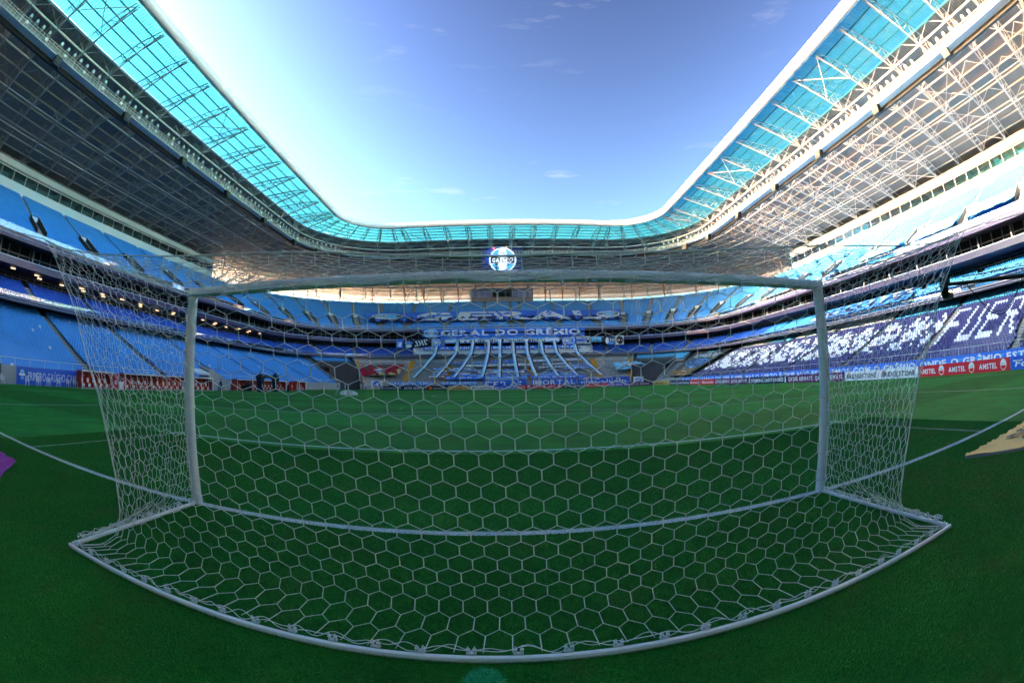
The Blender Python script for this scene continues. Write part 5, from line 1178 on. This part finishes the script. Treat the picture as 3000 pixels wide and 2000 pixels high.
# ------------------------------------------------------------------ people
cloth_dark = mat('cloth_dark', (.02, .025, .04), .8, var=.2); cloth_white = mat('cloth_white', (.70, .72, .75), .8, var=.08); cloth_blue = mat('cloth_blue', (.03, .10, .35), .8, var=.15); hair_m = mat('hair_dark', (.02, .014, .01), .7)
def person(loc, rz, label, top=None, legs=None, pose='stand', group=None):
    top = top or cloth_dark; legs = legs or cloth_dark
    J = {'pel': (0, 0, .96), 'wai': (0, .0, 1.10), 'che': (0, 0, 1.32), 'nek': (0, .0, 1.50), 'he0': (0, -.02, 1.58), 'he1': (0, -.02, 1.74),
         'hl': (-.10, 0, .92), 'kl': (-.11, -.02, .50), 'al': (-.12, .02, .08), 'tl': (-.13, -.14, .04), 'hr': (.10, 0, .92), 'kr': (.12, -.02, .50), 'ar': (.14, .02, .08), 'tr': (.16, -.14, .04),
         'sl': (-.19, 0, 1.43), 'el': (-.25, .03, 1.15), 'wl': (-.24, -.06, .92), 'fl': (-.23, -.10, .83), 'sr': (.19, 0, 1.43), 'er': (.25, .03, 1.15), 'wr': (.24, -.06, .92), 'fr': (.23, -.10, .83)}
    if pose == 'walk': J.update(kl=(-.10, -.16, .52), al=(-.11, -.20, .09), tl=(-.11, -.36, .05), kr=(.11, .10, .50), ar=(.12, .32, .12), tr=(.12, .20, .04), wl=(-.26, .14, .95), fl=(-.26, .18, .87), wr=(.24, -.22, .98), fr=(.23, -.28, .92))
    if pose == 'arms': J.update(el=(-.24, -.10, 1.18), wl=(-.10, -.24, 1.22), fl=(-.04, -.27, 1.24), er=(.24, -.10, 1.18), wr=(.10, -.24, 1.20), fr=(.04, -.27, 1.22))
    if pose == 'sit': 
        for k_ in list(J): J[k_] = (J[k_][0], J[k_][1], J[k_][2] - .44)
        J.update(kl=(-.13, -.42, .50), al=(-.13, -.40, .08), tl=(-.13, -.56, .04), kr=(.13, -.42, .50), ar=(.13, -.40, .08), tr=(.13, -.56, .04), wl=(-.16, -.30, .60), fl=(-.14, -.38, .58), wr=(.16, -.30, .60), fr=(.14, -.38, .58))
    rad = dict(pel=.145, wai=.13, che=.155, nek=.055, he0=.085, he1=.085, hl=.095, kl=.062, al=.042, tl=.038, hr=.095, kr=.062, ar=.042, tr=.038, sl=.062, el=.045, wl=.033, fl=.034, sr=.062, er=.045, wr=.033, fr=.034)
    E_ = [('pel', 'wai'), ('wai', 'che'), ('che', 'nek'), ('nek', 'he0'), ('he0', 'he1'), ('pel', 'hl'), ('hl', 'kl'), ('kl', 'al'), ('al', 'tl'), ('pel', 'hr'), ('hr', 'kr'), ('kr', 'ar'), ('ar', 'tr'), ('che', 'sl'), ('sl', 'el'), ('el', 'wl'), ('wl', 'fl'), ('che', 'sr'), ('sr', 'er'), ('er', 'wr'), ('wr', 'fr')]
    ks = list(J); me = bpy.data.meshes.new('person'); me.from_pydata([J[k_] for k_ in ks], [(ks.index(a), ks.index(b)) for a, b in E_], [])
    o = bpy.data.objects.new('person_tmp', me); COL.objects.link(o); md = o.modifiers.new('skin', 'SKIN'); sv = me.skin_vertices[0].data
    for i, k_ in enumerate(ks): sv[i].radius = (rad[k_], rad[k_] * (.8 if k_ in ('pel', 'wai', 'che') else 1.0)); sv[i].use_root = k_ == 'pel'
    o.modifiers.new('sub', 'SUBSURF').levels = 1
    dg = bpy.context.evaluated_depsgraph_get(); me2 = bpy.data.meshes.new_from_object(o.evaluated_get(dg)); bpy.data.objects.remove(o)
    me2.materials.clear()
    for m in (top, legs, skin_m, black_m): me2.materials.append(m)
    zh = J['nek'][2] - .02; zp = J['pel'][2] - .02
    hands = [Vector(J['fl']), Vector(J['fr'])]
    for p in me2.polygons:
        c = p.center
        hd = min((c - h).length for h in hands) < .08
        p.material_index = 2 if (c.z > zh or hd) else (3 if c.z < .09 else (1 if (c.z < zp and abs(c.x) < .2 and not (pose == 'sit' and c.z > .75)) else 0)); p.use_smooth = True
    b = bpy.data.objects.new('person', me2); COL.objects.link(b); b.location = loc; b.rotation_euler = (0, 0, rz); tag(b, label, 'person', group)
    hp = Vector(J['he1']); mb = MB(); n = 10
    for i in range(5):
        ph = PI * .5 * i / 4
        for k in range(n): a = 2 * PI * k / n; mb.v.append((hp.x + .098 * math.cos(a) * math.sin(ph + .02), hp.y + .015 + .105 * math.sin(a) * math.sin(ph + .02), hp.z - .01 + .10 * math.cos(ph)))
    for i in range(4):
        for k in range(n): mb.f.append((i * n + k, i * n + (k + 1) % n, (i + 1) * n + (k + 1) % n, (i + 1) * n + k)); mb.m.append(0)
    mb.build('hair', hair_m, b, True)
    mb = MB(); mb.box((hp.x, hp.y - .095, hp.z - .06), (.03, .035, .045)); mb.build('nose', skin_m, b)
    return b
person((-42.0, 51.0, 0), PI / 2, 'person in dark clothes standing by the concrete tunnel wall', cloth_dark, cloth_dark)
person((-42.2, 54.4, 0), PI / 2 + .4, 'person in blue top and dark trousers walking beside the tunnel', cloth_blue, cloth_dark, 'walk')
person((-41.0, 57.6, 0), PI / 2 - .5, 'person in dark clothes bending over equipment cases left of the arch', cloth_dark, cloth_dark, 'arms')
person((-41.4, 59.3, 0), PI / 2 + .8, 'person in dark clothes with folded arms right beside the arch', cloth_dark, cloth_blue, 'arms')
person((-44.0, 107.2, 0), PI * .8, 'person in dark clothes at the corner opening behind the white shelter', cloth_dark, cloth_dark)
person((-42.2, 108.2, 0), PI * .8, 'person in white standing at the corner opening behind the white shelter', cloth_white, cloth_white, 'arms')
person((-38.2, 110.2, 0), PI, 'person in white standing against the grey wall near the far left corner', cloth_white, cloth_white)
person((-36.9, 110.4, 0), PI + .6, 'person in pale clothes walking near the square crest cloth', cloth_white, cloth_blue, 'walk')

# ------------------------------------------------------------------ dugouts along the left touchline
roof_white = mat('dugout_roof_edge', (.70, .66, .64), .4, var=.06); G_lab = mat('sports_drink_label', (.78, .76, .74), .4, var=.03); G_red = mat('cooler_red', (.62, .02, .02), .4, var=.05)
seat_proto = None
def dugout(y0, y1, label, nseat):
    global seat_proto
    L_ = y1 - y0; o = thing('dugout', label, 'dugout', (-43.2, y0, 0)); x0 = 0.0                       # local x towards the pitch, y along the line
    def part(name, m, *boxes):
        mb = MB()
        for c, d in boxes: mb.box(c, d)
        return mb.build(name, m, o)
    part('back_panel', red_m, ((-.55, L_ / 2, .95), (.06, L_, 1.7))); part('side_panel', red_m, ((0, .03, .9), (1.1, .06, 1.6))); part('side_panel', red_m, ((0, L_ - .03, .9), (1.1, .06, 1.6)))
    part('roof', red_m, ((.05, L_ / 2, 1.86), (1.5, L_ + .1, .07))); e = part('roof_edge', roof_white, ((.82, L_ / 2, 1.82), (.05, L_ + .12, .17)))
    p = Print(planar((-43.2 + .86, y0, 1.76), (0, 1, 0), (0, 0, 1)))
    for i in range(int(L_ / 1.2)): p.text('G', .5 + i * 1.2, .02, .12, .10, red_m)
    for i in range(int(L_ / 1.25)): 
        for j in range(2): p.mapf = planar((-43.2 - .50, y0, .3), (0, 1, 0), (0, 0, 1)); p.text('G', .45 + i * 1.25 + j * .6, .42 + .55 * j, .16, .16, G_lab)
    q = p.build('lettering', None); q.parent = e; q.matrix_parent_inverse = o.matrix_world.inverted() if False else Matrix.Translation((43.2, -y0, 0))
    part('front_post', trim_white, ((.78, .04, .9), (.07, .07, 1.8))); part('front_post', trim_white, ((.78, L_ - .04, .9), (.07, .07, 1.8)))
    part('base', concrete_light, ((0, L_ / 2, .04), (1.5, L_, .08)))
    if seat_proto is None:
        mb = MB(); mb.box((0, 0, .42), (.5, .5, .10)).box((-.22, 0, .72), (.10, .5, .66)).box((.0, -.27, .52), (.4, .05, .08)).box((.0, .27, .52), (.4, .05, .08)).box((0, 0, .22), (.16, .16, .34)); a = mb.mesh('bench_seat', orange_m)
        mb = MB(); mb.box((-.16, 0, .80), (.012, .34, .44)).box((.262, 0, .30), (.012, .36, .34)); b = mb.mesh('seat_cover', cloth_white)
        seat_proto = (a, b)
    for i in range(nseat):
        yy = (i + .6) * L_ / (nseat + .2); s = bpy.data.objects.new('bench_seat', seat_proto[0]); COL.objects.link(s); s.parent = o; s.location = (.02, yy, .08)
        c = bpy.data.objects.new('seat_cover', seat_proto[1]); COL.objects.link(c); c.parent = s
    return o
dugout(23.4, 28.3, 'short red dugout nearest the chairs with orange seats', 5); dugout(30.6, 49.5, 'long red dugout with a row of orange seats left of the tunnel', 15)
dugout(56.4, 74.4, 'long red dugout with orange seats behind the dark arch', 14); dugout(79.4, 83.8, 'short red dugout farthest along the left touchline', 4)
def cooler(y, label):
    o = thing('drinks_cooler', label, 'cooler', (-42.9, y, 0)); mb = MB(); mb.box((0, 0, .62), (.62, .75, 1.24)); mb.build('cabinet', G_red, o); mb = MB(); mb.box((0, 0, 1.5), (.55, .68, .5)); mb.tube((0, 0, 1.25), (0, 0, 1.72), .33, 14, caps=True); mb.build('lid', G_red, o)
    p = Print(planar((-42.9 + .315, y - .3, .4), (0, 1, 0), (0, 0, 1))); p.ell(.3, .4, .22, .26, P_white); p.up(); p.text('G', .17, .25, .26, .3, G_red); q = p.build('lettering', None); q.parent = o; q.matrix_parent_inverse = Matrix.Translation((42.9, -y, 0))
cooler(29.05, 'red drinks cooler with a white disc between the first two dugouts'); cooler(77.2, 'red drinks cooler with a white disc between the two far dugouts')
mb = MB(); mb.box((-42.7, 29.9, .45), (.6, .7, .9)); tag(mb.build('ice_box', P_white), 'white box standing beside the nearest red drinks cooler', 'box')
mb = MB(); mb.box((-42.6, 29.95, .2), (.5, .5, .4)); 
# chairs
def chair_tree():
    o = thing('plastic_chair', '', 'chair'); pl = mat('chair_plastic', (.80, .80, .82), .35, var=.03, spec=.5)
    mb = MB(); mb.box((0, 0, .43), (.44, .44, .03)); mb.build('seat', pl, o)
    mb = MB()
    for k in range(5): mb.tube((-.20, -.16 + k * .08, .46), (-.26, -.15 + k * .075, .84), .016, 5)
    mb.path([(-.20, -.21, .44), (-.25, -.20, .78), (-.27, -.12, .88), (-.27, .12, .88), (-.25, .20, .78), (-.20, .21, .44)], .022, 6); mb.build('backrest', pl, o)
    for sy in (-1, 1):
        mb = MB(); mb.path([(-.22, sy * .22, .66), (.1, sy * .24, .66), (.2, sy * .23, .62), (.21, sy * .22, .44)], .022, 6); mb.build('armrest', pl, o)
        for sx in (-1, 1): mb = MB(); mb.tube((sx * .18, sy * .18, .43), (sx * .23, sy * .23, 0), .026, 6, r2=.018); mb.build('leg', pl, o)
    return o
ch0 = chair_tree()
for i, (y, rz, lb) in enumerate(((12.4, .1, 'white plastic armchair by the stair gap left of the lettered blue banner'), (15.9, -.2, 'white plastic armchair in front of the crest at the banner left end'), (17.5, .15, 'white plastic armchair under the letter I of the blue banner'), (19.0, .0, 'white plastic armchair before the middle of the blue banner, third from the dugout side counted after two'), (20.5, -.1, 'white plastic armchair under the accent of the blue banner'), (22.0, .2, 'white plastic armchair second from the red dugout'), (23.05, .05, 'white plastic armchair right beside the red dugout'))):
    o = ch0 if i == 0 else copy_tree(ch0); o.location = (-43.55, y, 0); o.rotation_euler = (0, 0, rz); tag(o, lb if i != 3 else 'white plastic armchair in front of the middle of the blue banner', 'chair', 'white plastic chairs in front of the blue banner')
# gate, tunnel walls and awning
o = thing('pitch_gate', 'dark green panel gate at the left edge beside the first chair', 'gate', (-44.7, 11.4, 0)); mb = MB(); mb.box((0, 0, .95), (.06, 2.6, 1.7)); mb.build('panel', mat('gate_green', (.03, .09, .09), .5), o); mb = MB(); mb.box((.0, 1.3, 1.1), (.09, .09, 2.2)).box((0, -1.3, 1.1), (.09, .09, 2.2)).box((0, 0, 1.84), (.07, 2.6, .06)); mb.build('frame', steel, o)
o = thing('stair_gap', 'concrete steps up through the gap in the left front wall', 'steps', (-44.95, 13.7, 0)); 
for i in range(6): mb = MB(); mb.box((-.1 - i * .28, 0, .14 + i * .14), (.3, 1.5, .28 + i * .28)); mb.build('step', concrete_light, o)
o = thing('players_tunnel', 'sloping grey concrete walls of the players tunnel between the dugouts', 'tunnel')
mb = MB(); mb.hexa([(-43.9, 49.9, 0), (-43.9, 56.0, 0), (-43.6, 56.0, 0), (-43.6, 49.9, 0), (-43.9, 49.9, 3.4), (-43.9, 56.0, 1.4), (-43.6, 56.0, 1.4), (-43.6, 49.9, 3.4)]); mb.build('side_wall', concrete_light, o)
mb = MB(); mb.box((-44.6, 49.8, 1.75), (1.9, .22, 3.5)); mb.build('end_wall', concrete_light, o); mb = MB(); mb.box((-43.58, 52.9, .55), (.05, 1.3, 1.1)); mb.build('door', steel_dark, o)
o = thing('awning', 'small white fabric awning over the players tunnel', 'awning', (-44.0, 47.6, 2.4)); mb = MB(); mb.hexa([(-1.0, -1.6, .75), (-1.0, 1.6, .75), (1.0, 1.6, .1), (1.0, -1.6, .1), (-1.0, -1.6, .80), (-1.0, 1.6, .80), (1.0, 1.6, .15), (1.0, -1.6, .15)]).box((1.0, 0, .0), (.03, 3.2, .25)); mb.build('fabric', cloth_white, o); mb = MB(); mb.tube((.95, -1.5, .1), (.95, -1.5, -2.4), .03, 6).tube((.95, 1.5, .1), (.95, 1.5, -2.4), .03, 6); mb.build('pole', steel_light, o)
# equipment
o = thing('equipment_cart', 'group of black equipment cases and a stand on a cart left of the arch', 'cart', (-41.9, 58.4, 0)); mb = MB(); mb.box((0, 0, .35), (.9, 2.2, .5)).box((0, .5, .85), (.6, .8, .5)).box((0, -.6, .78), (.6, .6, .36)); mb.build('case', black_m, o); mb = MB()
for a in range(3): mb.tube((.2, -.9, 1.5), (.2 + .5 * math.cos(a * 2.1), -.9 + .5 * math.sin(a * 2.1), 0), .025, 5)
mb.box((.2, -.9, 1.6), (.3, .5, .3)); mb.build('tripod', black_m, o)
for sy in (-.9, .9): mb = MB(); mb.tube((-.4, sy, .1), (.4, sy, .1), .1, 10, caps=True); mb.build('wheel', black_m, o)
# arch with two pointed pillars
arch_m = mat('arch_fabric', (.014, .022, .045), .5, var=.2); o = thing('entrance_arch', 'black inflatable arch with two pointed pillars before the left stand', 'arch', (-38, 59.4, 0))
for s in (-1, 1):
    mb = MB(); ring = [(-.45, -.42), (.45, -.42), (.45, .42), (-.45, .42)]; lv = [(0, .78), (1.5, 1.0), (2.35, 1.25), (3.15, .05)]
    for z, k_ in lv: mb.v += [(a * k_, s * 2.55 + b * k_, z) for a, b in ring]
    for i in range(3):
        for k in range(4): mb.f.append((i * 4 + k, i * 4 + (k + 1) % 4, (i + 1) * 4 + (k + 1) % 4, (i + 1) * 4 + k)); mb.m.append(0)
    mb.build('pillar', arch_m, o); mb = MB(); mb.box((.44, s * 2.55, .95), (.03, .12, .5)); mb.build('badge', P_white, o)
mb = MB(); mb.path([(0, 2.1 * math.cos(a), 1.75 + .75 * math.sin(a)) for a in np.linspace(.0, PI, 14)], .28, 8); mb.build('arch_span', arch_m, o)
p = Print(lambda u, v, l=0: Vector((-38 + .30 + l, 59.4 + (2.1 + v) * math.cos(PI - u), 1.75 + (.75 + v) * math.sin(PI - u)))); p.text('BEM-VINDOS', .9, -.08, 1.35, .17, P_grey); q = p.build('lettering', None); q.parent = o; q.matrix_parent_inverse = Matrix.Translation((38, -59.4, 0))
o = thing('field_marker', 'short black padded bollard standing on the grass right of the arch', 'bollard', (-37, 65.0, 0)); mb = MB(); mb.path([(0, 0, 0), (0, 0, .9), (0, 0, 1.0), (0, 0, 1.12), (0, 0, 1.25)], [.26, .26, .12, .17, .10], 12); mb.build('body', black_m, o); mb = MB(); mb.box((0, 0, .03), (.8, .8, .06)); mb.build('base', black_m, o)
# white shelter on the grass
o = thing('pop_up_shelter', 'low white faceted fabric shelter on the grass near the halfway line', 'shelter', (-20.6, 51.9, 0)); mb = MB(); sec = [(-1.15, .0, .55), (-.62, .62, .72), (0, .78, .75), (.62, .62, .72), (1.15, .0, .55)]
xs = [-1.15, -.66, 0, .66, 1.15]; hs_ = [.46, .62, .72, .62, .46]
for x, h in zip(xs, hs_): mb.v += [(x, -.45 if abs(x) < 1 else -.25, 0), (x, -.34 if abs(x) < 1 else -.15, h), (x, .45, h * .75), (x, .6, 0)]
for i in range(4):
    for k in range(3): mb.f.append((i * 4 + k, (i + 1) * 4 + k, (i + 1) * 4 + k + 1, i * 4 + k + 1)); mb.m.append(0)
mb.f += [(0, 1, 2, 3), (16, 19, 18, 17)]; mb.m += [0, 0]
mb.build('fabric', cloth_white, o); mb = MB()
for x, h in zip(xs, hs_): mb.tube((x, -.47 if abs(x) < 1 else -.27, 0), (x, -.36 if abs(x) < 1 else -.17, h), .018, 5)
mb.build('frame', black_m, o)
o = thing('tripod_stand', 'white tripod stand beside the left end of the white shelter', 'stand', (-22.4, 52.4, 0)); mb = MB()
for a in range(3): mb.tube((0, 0, 1.0), (.35 * math.cos(a * 2.1), .35 * math.sin(a * 2.1), 0), .025, 5)
mb.build('leg', steel_light, o); mb = MB(); mb.tube((0, 0, .95), (0, 0, 1.35), .06, 8, caps=True); mb.build('head', black_m, o)

# ------------------------------------------------------------------ mats beside the goal, microphone, camera crane
def ground_mat(pts, m, edge_m, label, draw=None, e0=None):
    o = thing('advertising_mat', label, 'mat'); a, b, c, d = [Vector((x, y, 0)) for x, y in pts]; mb = MB(); nu, nv = 60, 12
    for j in range(nv + 1):
        for i in range(nu + 1):
            q = a.lerp(b, i / nu).lerp(d.lerp(c, i / nu), j / nv); q.z = .035 + .012 * math.sin(i * 1.1 + j * .7) + .01 * math.sin(i * 2.9)
            if j in (0,): q.y += .018 * math.sin(i * 1.9); q.z += .02 * abs(math.sin(i * 1.3))
            mb.v.append(tuple(q))
    for j in range(nv):
        for i in range(nu): k = j * (nu + 1) + i; mb.f.append((k, k + 1, k + nu + 2, k + nu + 1)); mb.m.append(0)
    mb.build('sheet', m, o, True); mb = MB()
    for (p0, p1) in ((a, d), (d, c), (a, b)):
        P_ = [p0.lerp(p1, k / 40) for k in range(41)]; out_ = (p1 - p0).cross(Vector((0, 0, 1))).normalized(); ctr = (a + b + c + d) / 4
        if out_.dot((p0 + p1) / 2 - ctr) < 0: out_ = -out_
        for k in range(40):
            w0 = .05 + .035 * math.sin(k * 1.7) ** 2; w1 = .05 + .035 * math.sin((k + 1) * 1.7) ** 2
            if p1 is b: w0 = w1 = .012
            mb.quad(P_[k] + Vector((0, 0, .036)), P_[k + 1] + Vector((0, 0, .036)), P_[k + 1] + out_ * w1 + Vector((0, 0, .006)), P_[k] + out_ * w0 + Vector((0, 0, .006)))
    mb.build('edge_flap', edge_m, o)
    if draw:
        U = (b - a).normalized(); V_ = d - a; p = Print(lambda u, v, l=0: a + U * u + V_ * v + Vector((0, 0, .062 + l * .3))); draw(p); p.build('lettering', o)
ground_mat(((6.55, -.80), (12.6, -.84), (13.8, -1.92), (7.75, -1.92)), mat('mat_yellow', (.80, .50, .16), .6, var=.06, scale=1.2), mat('mat_flap_dark', (.06, .07, .09), .6, var=.2), 'yellow slanted advertising mat on the grass at the right edge',
           lambda p: [p.text('betfair', 1.3, .22, 3.2, .5, P_black, True, .6), p.poly([(.75, .62), (1.25, .50), (1.3, .58), (.9, .72)], P_black)])
ground_mat(((-13.6, -1.03), (-7.68, -1.05), (-6.45, -2.0), (-12.4, -2.0)), mat('mat_magenta', (.30, .015, .24), .6, var=.06, scale=1.2), mat('mat_flap_grey', (.35, .33, .35), .6, var=.2), 'magenta slanted advertising mat on the grass at the left edge')
o = thing('microphone', 'green fuzzy microphone windshield standing on the grass below the net', 'microphone', (-.17, -2.52, 0)); mb = MB(); nb = 900
foam = mat('windshield_green', (.015, .30, .12), .95, var=.25, scale=40, bump=.5)
n1, n2 = 24, 14
for i in range(n2 + 1):
    ph = PI * i / n2
    for k in range(n1): a = 2 * PI * k / n1; r_ = .098 * (1 + .03 * math.sin(k * 3.1 + i * 5.3)); mb.v.append((r_ * math.sin(ph) * math.cos(a), r_ * math.sin(ph) * math.sin(a), .10 + r_ * math.cos(ph)))
for i in range(n2):
    for k in range(n1): mb.f.append((i * n1 + k, i * n1 + (k + 1) % n1, (i + 1) * n1 + (k + 1) % n1, (i + 1) * n1 + k)); mb.m.append(0)
mb.build('windshield', foam, o, True); mb = MB()
for i in range(1400):
    v = Vector((rng.normal(), rng.normal(), rng.normal())).normalized(); c = Vector((0, 0, .10)) + v * .095; s = v.cross(Vector((rng.normal(), rng.normal(), rng.normal()))).normalized() * .0022; mb.add((c - s, c + s, c + v * .02), ((0, 1, 2),))
mb.build('fur', foam, o)['kind'] = 'stuff'
cr_ = thing('camera_crane', 'black television camera crane boom reaching in from the right edge', 'crane', (17.5, -5.2, 0))
loc = Vector((17.5, -5.2, 0)); h0 = Vector((9.15, .95, 3.02)) - loc; h1 = Vector((0, 0, 3.35)); mid_ = h0.lerp(h1, .12)
mb = MB(); mb.path([h0.lerp(h1, k / 12) for k in range(13)], [.035, .04, .045, .05, .055, .06, .065, .07, .075, .08, .085, .09, .095], 8); mb.build('boom', black_m, cr_)
mb = MB(); mb.path([h0.lerp(h1, .05) + Vector((0, 0, .12)), h0.lerp(h1, .25) + Vector((0, 0, .22)), h0.lerp(h1, .6) + Vector((0, 0, .3)), h1 + Vector((0, 0, .3))], .012, 5); mb.build('stay_wire', black_m, cr_)
hd = thing('camera_head', '', ''); 
for k_ in list(hd.keys()): del hd[k_]
hd.parent = cr_; hd.location = h0
mb = MB(); mb.box((-.10, .02, -.10), (.30, .22, .20), .5).box((-.30, -.06, -.08), (.18, .14, .14), .5).tube((-.34, -.10, -.05), (-.52, -.20, -.03), .09, 12, caps=True).box((.1, .05, -.22), (.28, .2, .12)).box((.05, 0, .08), (.14, .14, .16)); o = mb.build('camera_body', black_m, hd)
mb = MB(); mb.tube((-.5, -.19, .1), (-.56, -.23, .12), .07, 12, caps=True); mb.build('lens_hood', mat('grey_rubber', (.2, .2, .21), .6), hd)
mb = MB(); a = h0.lerp(h1, .06); b = h0.lerp(h1, .26); mb.path([a.lerp(b, k / 16) + Vector((0, 0, -.75 * math.sin(PI * k / 16) - .02)) for k in range(17)], .012, 6); mb.path([a.lerp(b, k / 16) + Vector((.05, .02, -.68 * math.sin(PI * k / 16) - .02)) for k in range(17)], .009, 6); mb.build('cable', black_m, cr_)
mb = MB(); mb.tube((0, 0, .5), (0, 0, 3.4), .09, 10); mb.build('column', black_m, cr_); mb = MB()
for a in range(3): mb.tube((0, 0, 1.6), (1.1 * math.cos(a * 2.1 + .4), 1.1 * math.sin(a * 2.1 + .4), .05), .045, 6)
mb.build('tripod', black_m, cr_); mb = MB(); mb.tube(h1, h1 + (h1 - h0).normalized() * 2.0, .1, 8).box(h1 + (h1 - h0).normalized() * 2.0, (.5, .5, .5)); mb.build('counterweight', black_m, cr_)

# ------------------------------------------------------------------ grass blades round the goal
def blade_mat():
    m = bpy.data.materials.new('grass_blade'); m.use_nodes = True; t = m.node_tree; b = t.nodes['Principled BSDF']; b.inputs['Roughness'].default_value = .7; b.inputs['Specular IOR Level'].default_value = .2
    g = N(t, 'ShaderNodeNewGeometry'); sp = N(t, 'ShaderNodeSeparateXYZ'); t.links.new(g.outputs['Position'], sp.inputs[0])
    n1 = N(t, 'ShaderNodeTexNoise'); n1.inputs['Scale'].default_value = 1.1; n1.inputs['Detail'].default_value = 7; t.links.new(g.outputs['Position'], n1.inputs['Vector'])
    n2 = N(t, 'ShaderNodeTexNoise'); n2.inputs['Scale'].default_value = 120; t.links.new(g.outputs['Position'], n2.inputs['Vector'])
    mx = N(t, 'ShaderNodeMix', data_type='RGBA'); mx.inputs['A'].default_value = (.009, .11, .014, 1); mx.inputs['B'].default_value = (.030, .22, .035, 1); t.links.new(n2.outputs[0], mx.inputs['Factor'])
    r = N(t, 'ShaderNodeMapRange'); r.inputs[1].default_value = .55; r.inputs[2].default_value = .75; r.inputs[4].default_value = .7; t.links.new(n1.outputs[0], r.inputs[0])
    m2 = N(t, 'ShaderNodeMix', data_type='RGBA'); m2.inputs['B'].default_value = (.10, .12, .04, 1); t.links.new(r.outputs[0], m2.inputs['Factor']); t.links.new(mx.outputs['Result'], m2.inputs['A'])
    ab = N(t, 'ShaderNodeMath', operation='ABSOLUTE'); t.links.new(sp.outputs['Y'], ab.inputs[0]); lt = N(t, 'ShaderNodeMath', operation='LESS_THAN'); lt.inputs[1].default_value = .058; t.links.new(ab.outputs[0], lt.inputs[0])
    m3 = N(t, 'ShaderNodeMix', data_type='RGBA'); m3.inputs['B'].default_value = (.55, .62, .68, 1); t.links.new(lt.outputs[0], m3.inputs['Factor']); t.links.new(m2.outputs['Result'], m3.inputs['A']); t.links.new(m3.outputs['Result'], b.inputs['Base Color'])
    return m
nb = 9000
bx_ = rng.uniform(-.5, .5, (nb, 2)); ang_ = rng.uniform(0, 2 * PI, nb); hh_ = rng.uniform(.010, .026, nb); lean = rng.normal(0, .009, (nb, 2)); wv = .0018
vs = np.zeros((nb, 3, 3)); vs[:, 0, 0] = bx_[:, 0] - wv * np.cos(ang_); vs[:, 0, 1] = bx_[:, 1] - wv * np.sin(ang_); vs[:, 1, 0] = bx_[:, 0] + wv * np.cos(ang_); vs[:, 1, 1] = bx_[:, 1] + wv * np.sin(ang_)
vs[:, 2, 0] = bx_[:, 0] + lean[:, 0]; vs[:, 2, 1] = bx_[:, 1] + lean[:, 1]; vs[:, 2, 2] = hh_; vs[:, :2, 2] = -.002
me = bpy.data.meshes.new('grass_tuft'); me.from_pydata(vs.reshape(-1, 3).tolist(), [], [(3 * i, 3 * i + 1, 3 * i + 2) for i in range(nb)]); bm_ = blade_mat(); me.materials.append(bm_); me.update()
src = bpy.data.objects.new('grass_tuft', me)                     # only a source for the instances below
gm = MB(); pts_ = []
for ix in range(-10, 11):
    for iy in range(-5, 5): pts_.append((ix, iy + .5, 0.004))
gp = bpy.data.meshes.new('grass'); gp.from_pydata(pts_, [], []); go = bpy.data.objects.new('grass', gp); COL.objects.link(go); tag(go, 'short mown grass blades round the goal', 'grass', kind='stuff')
ng = bpy.data.node_groups.new('grass_patches', 'GeometryNodeTree'); ng.interface.new_socket('Geometry', in_out='INPUT', socket_type='NodeSocketGeometry'); ng.interface.new_socket('Geometry', in_out='OUTPUT', socket_type='NodeSocketGeometry')
gi = ng.nodes.new('NodeGroupInput'); gq = ng.nodes.new('NodeGroupOutput'); ip = ng.nodes.new('GeometryNodeInstanceOnPoints'); oi = ng.nodes.new('GeometryNodeObjectInfo'); oi.inputs['Object'].default_value = src; oi.inputs['As Instance'].default_value = True
rv = ng.nodes.new('FunctionNodeRandomValue'); rv.data_type = 'INT'
for s_ in rv.inputs:
    if s_.name == 'Max' and s_.type == 'INT': s_.default_value = 3
cx_ = ng.nodes.new('ShaderNodeCombineXYZ'); ml = ng.nodes.new('ShaderNodeMath'); ml.operation = 'MULTIPLY'; ml.inputs[1].default_value = PI / 2
ro_ = [s_ for s_ in rv.outputs if s_.type == 'INT'][0]
ng.links.new(ro_, ml.inputs[0]); ng.links.new(ml.outputs[0], cx_.inputs['Z']); ng.links.new(gi.outputs[0], ip.inputs['Points']); ng.links.new(oi.outputs['Geometry'], ip.inputs['Instance']); ng.links.new(cx_.outputs[0], ip.inputs['Rotation']); ng.links.new(ip.outputs[0], gq.inputs[0])
md = go.modifiers.new('patches', 'NODES'); md.node_group = ng
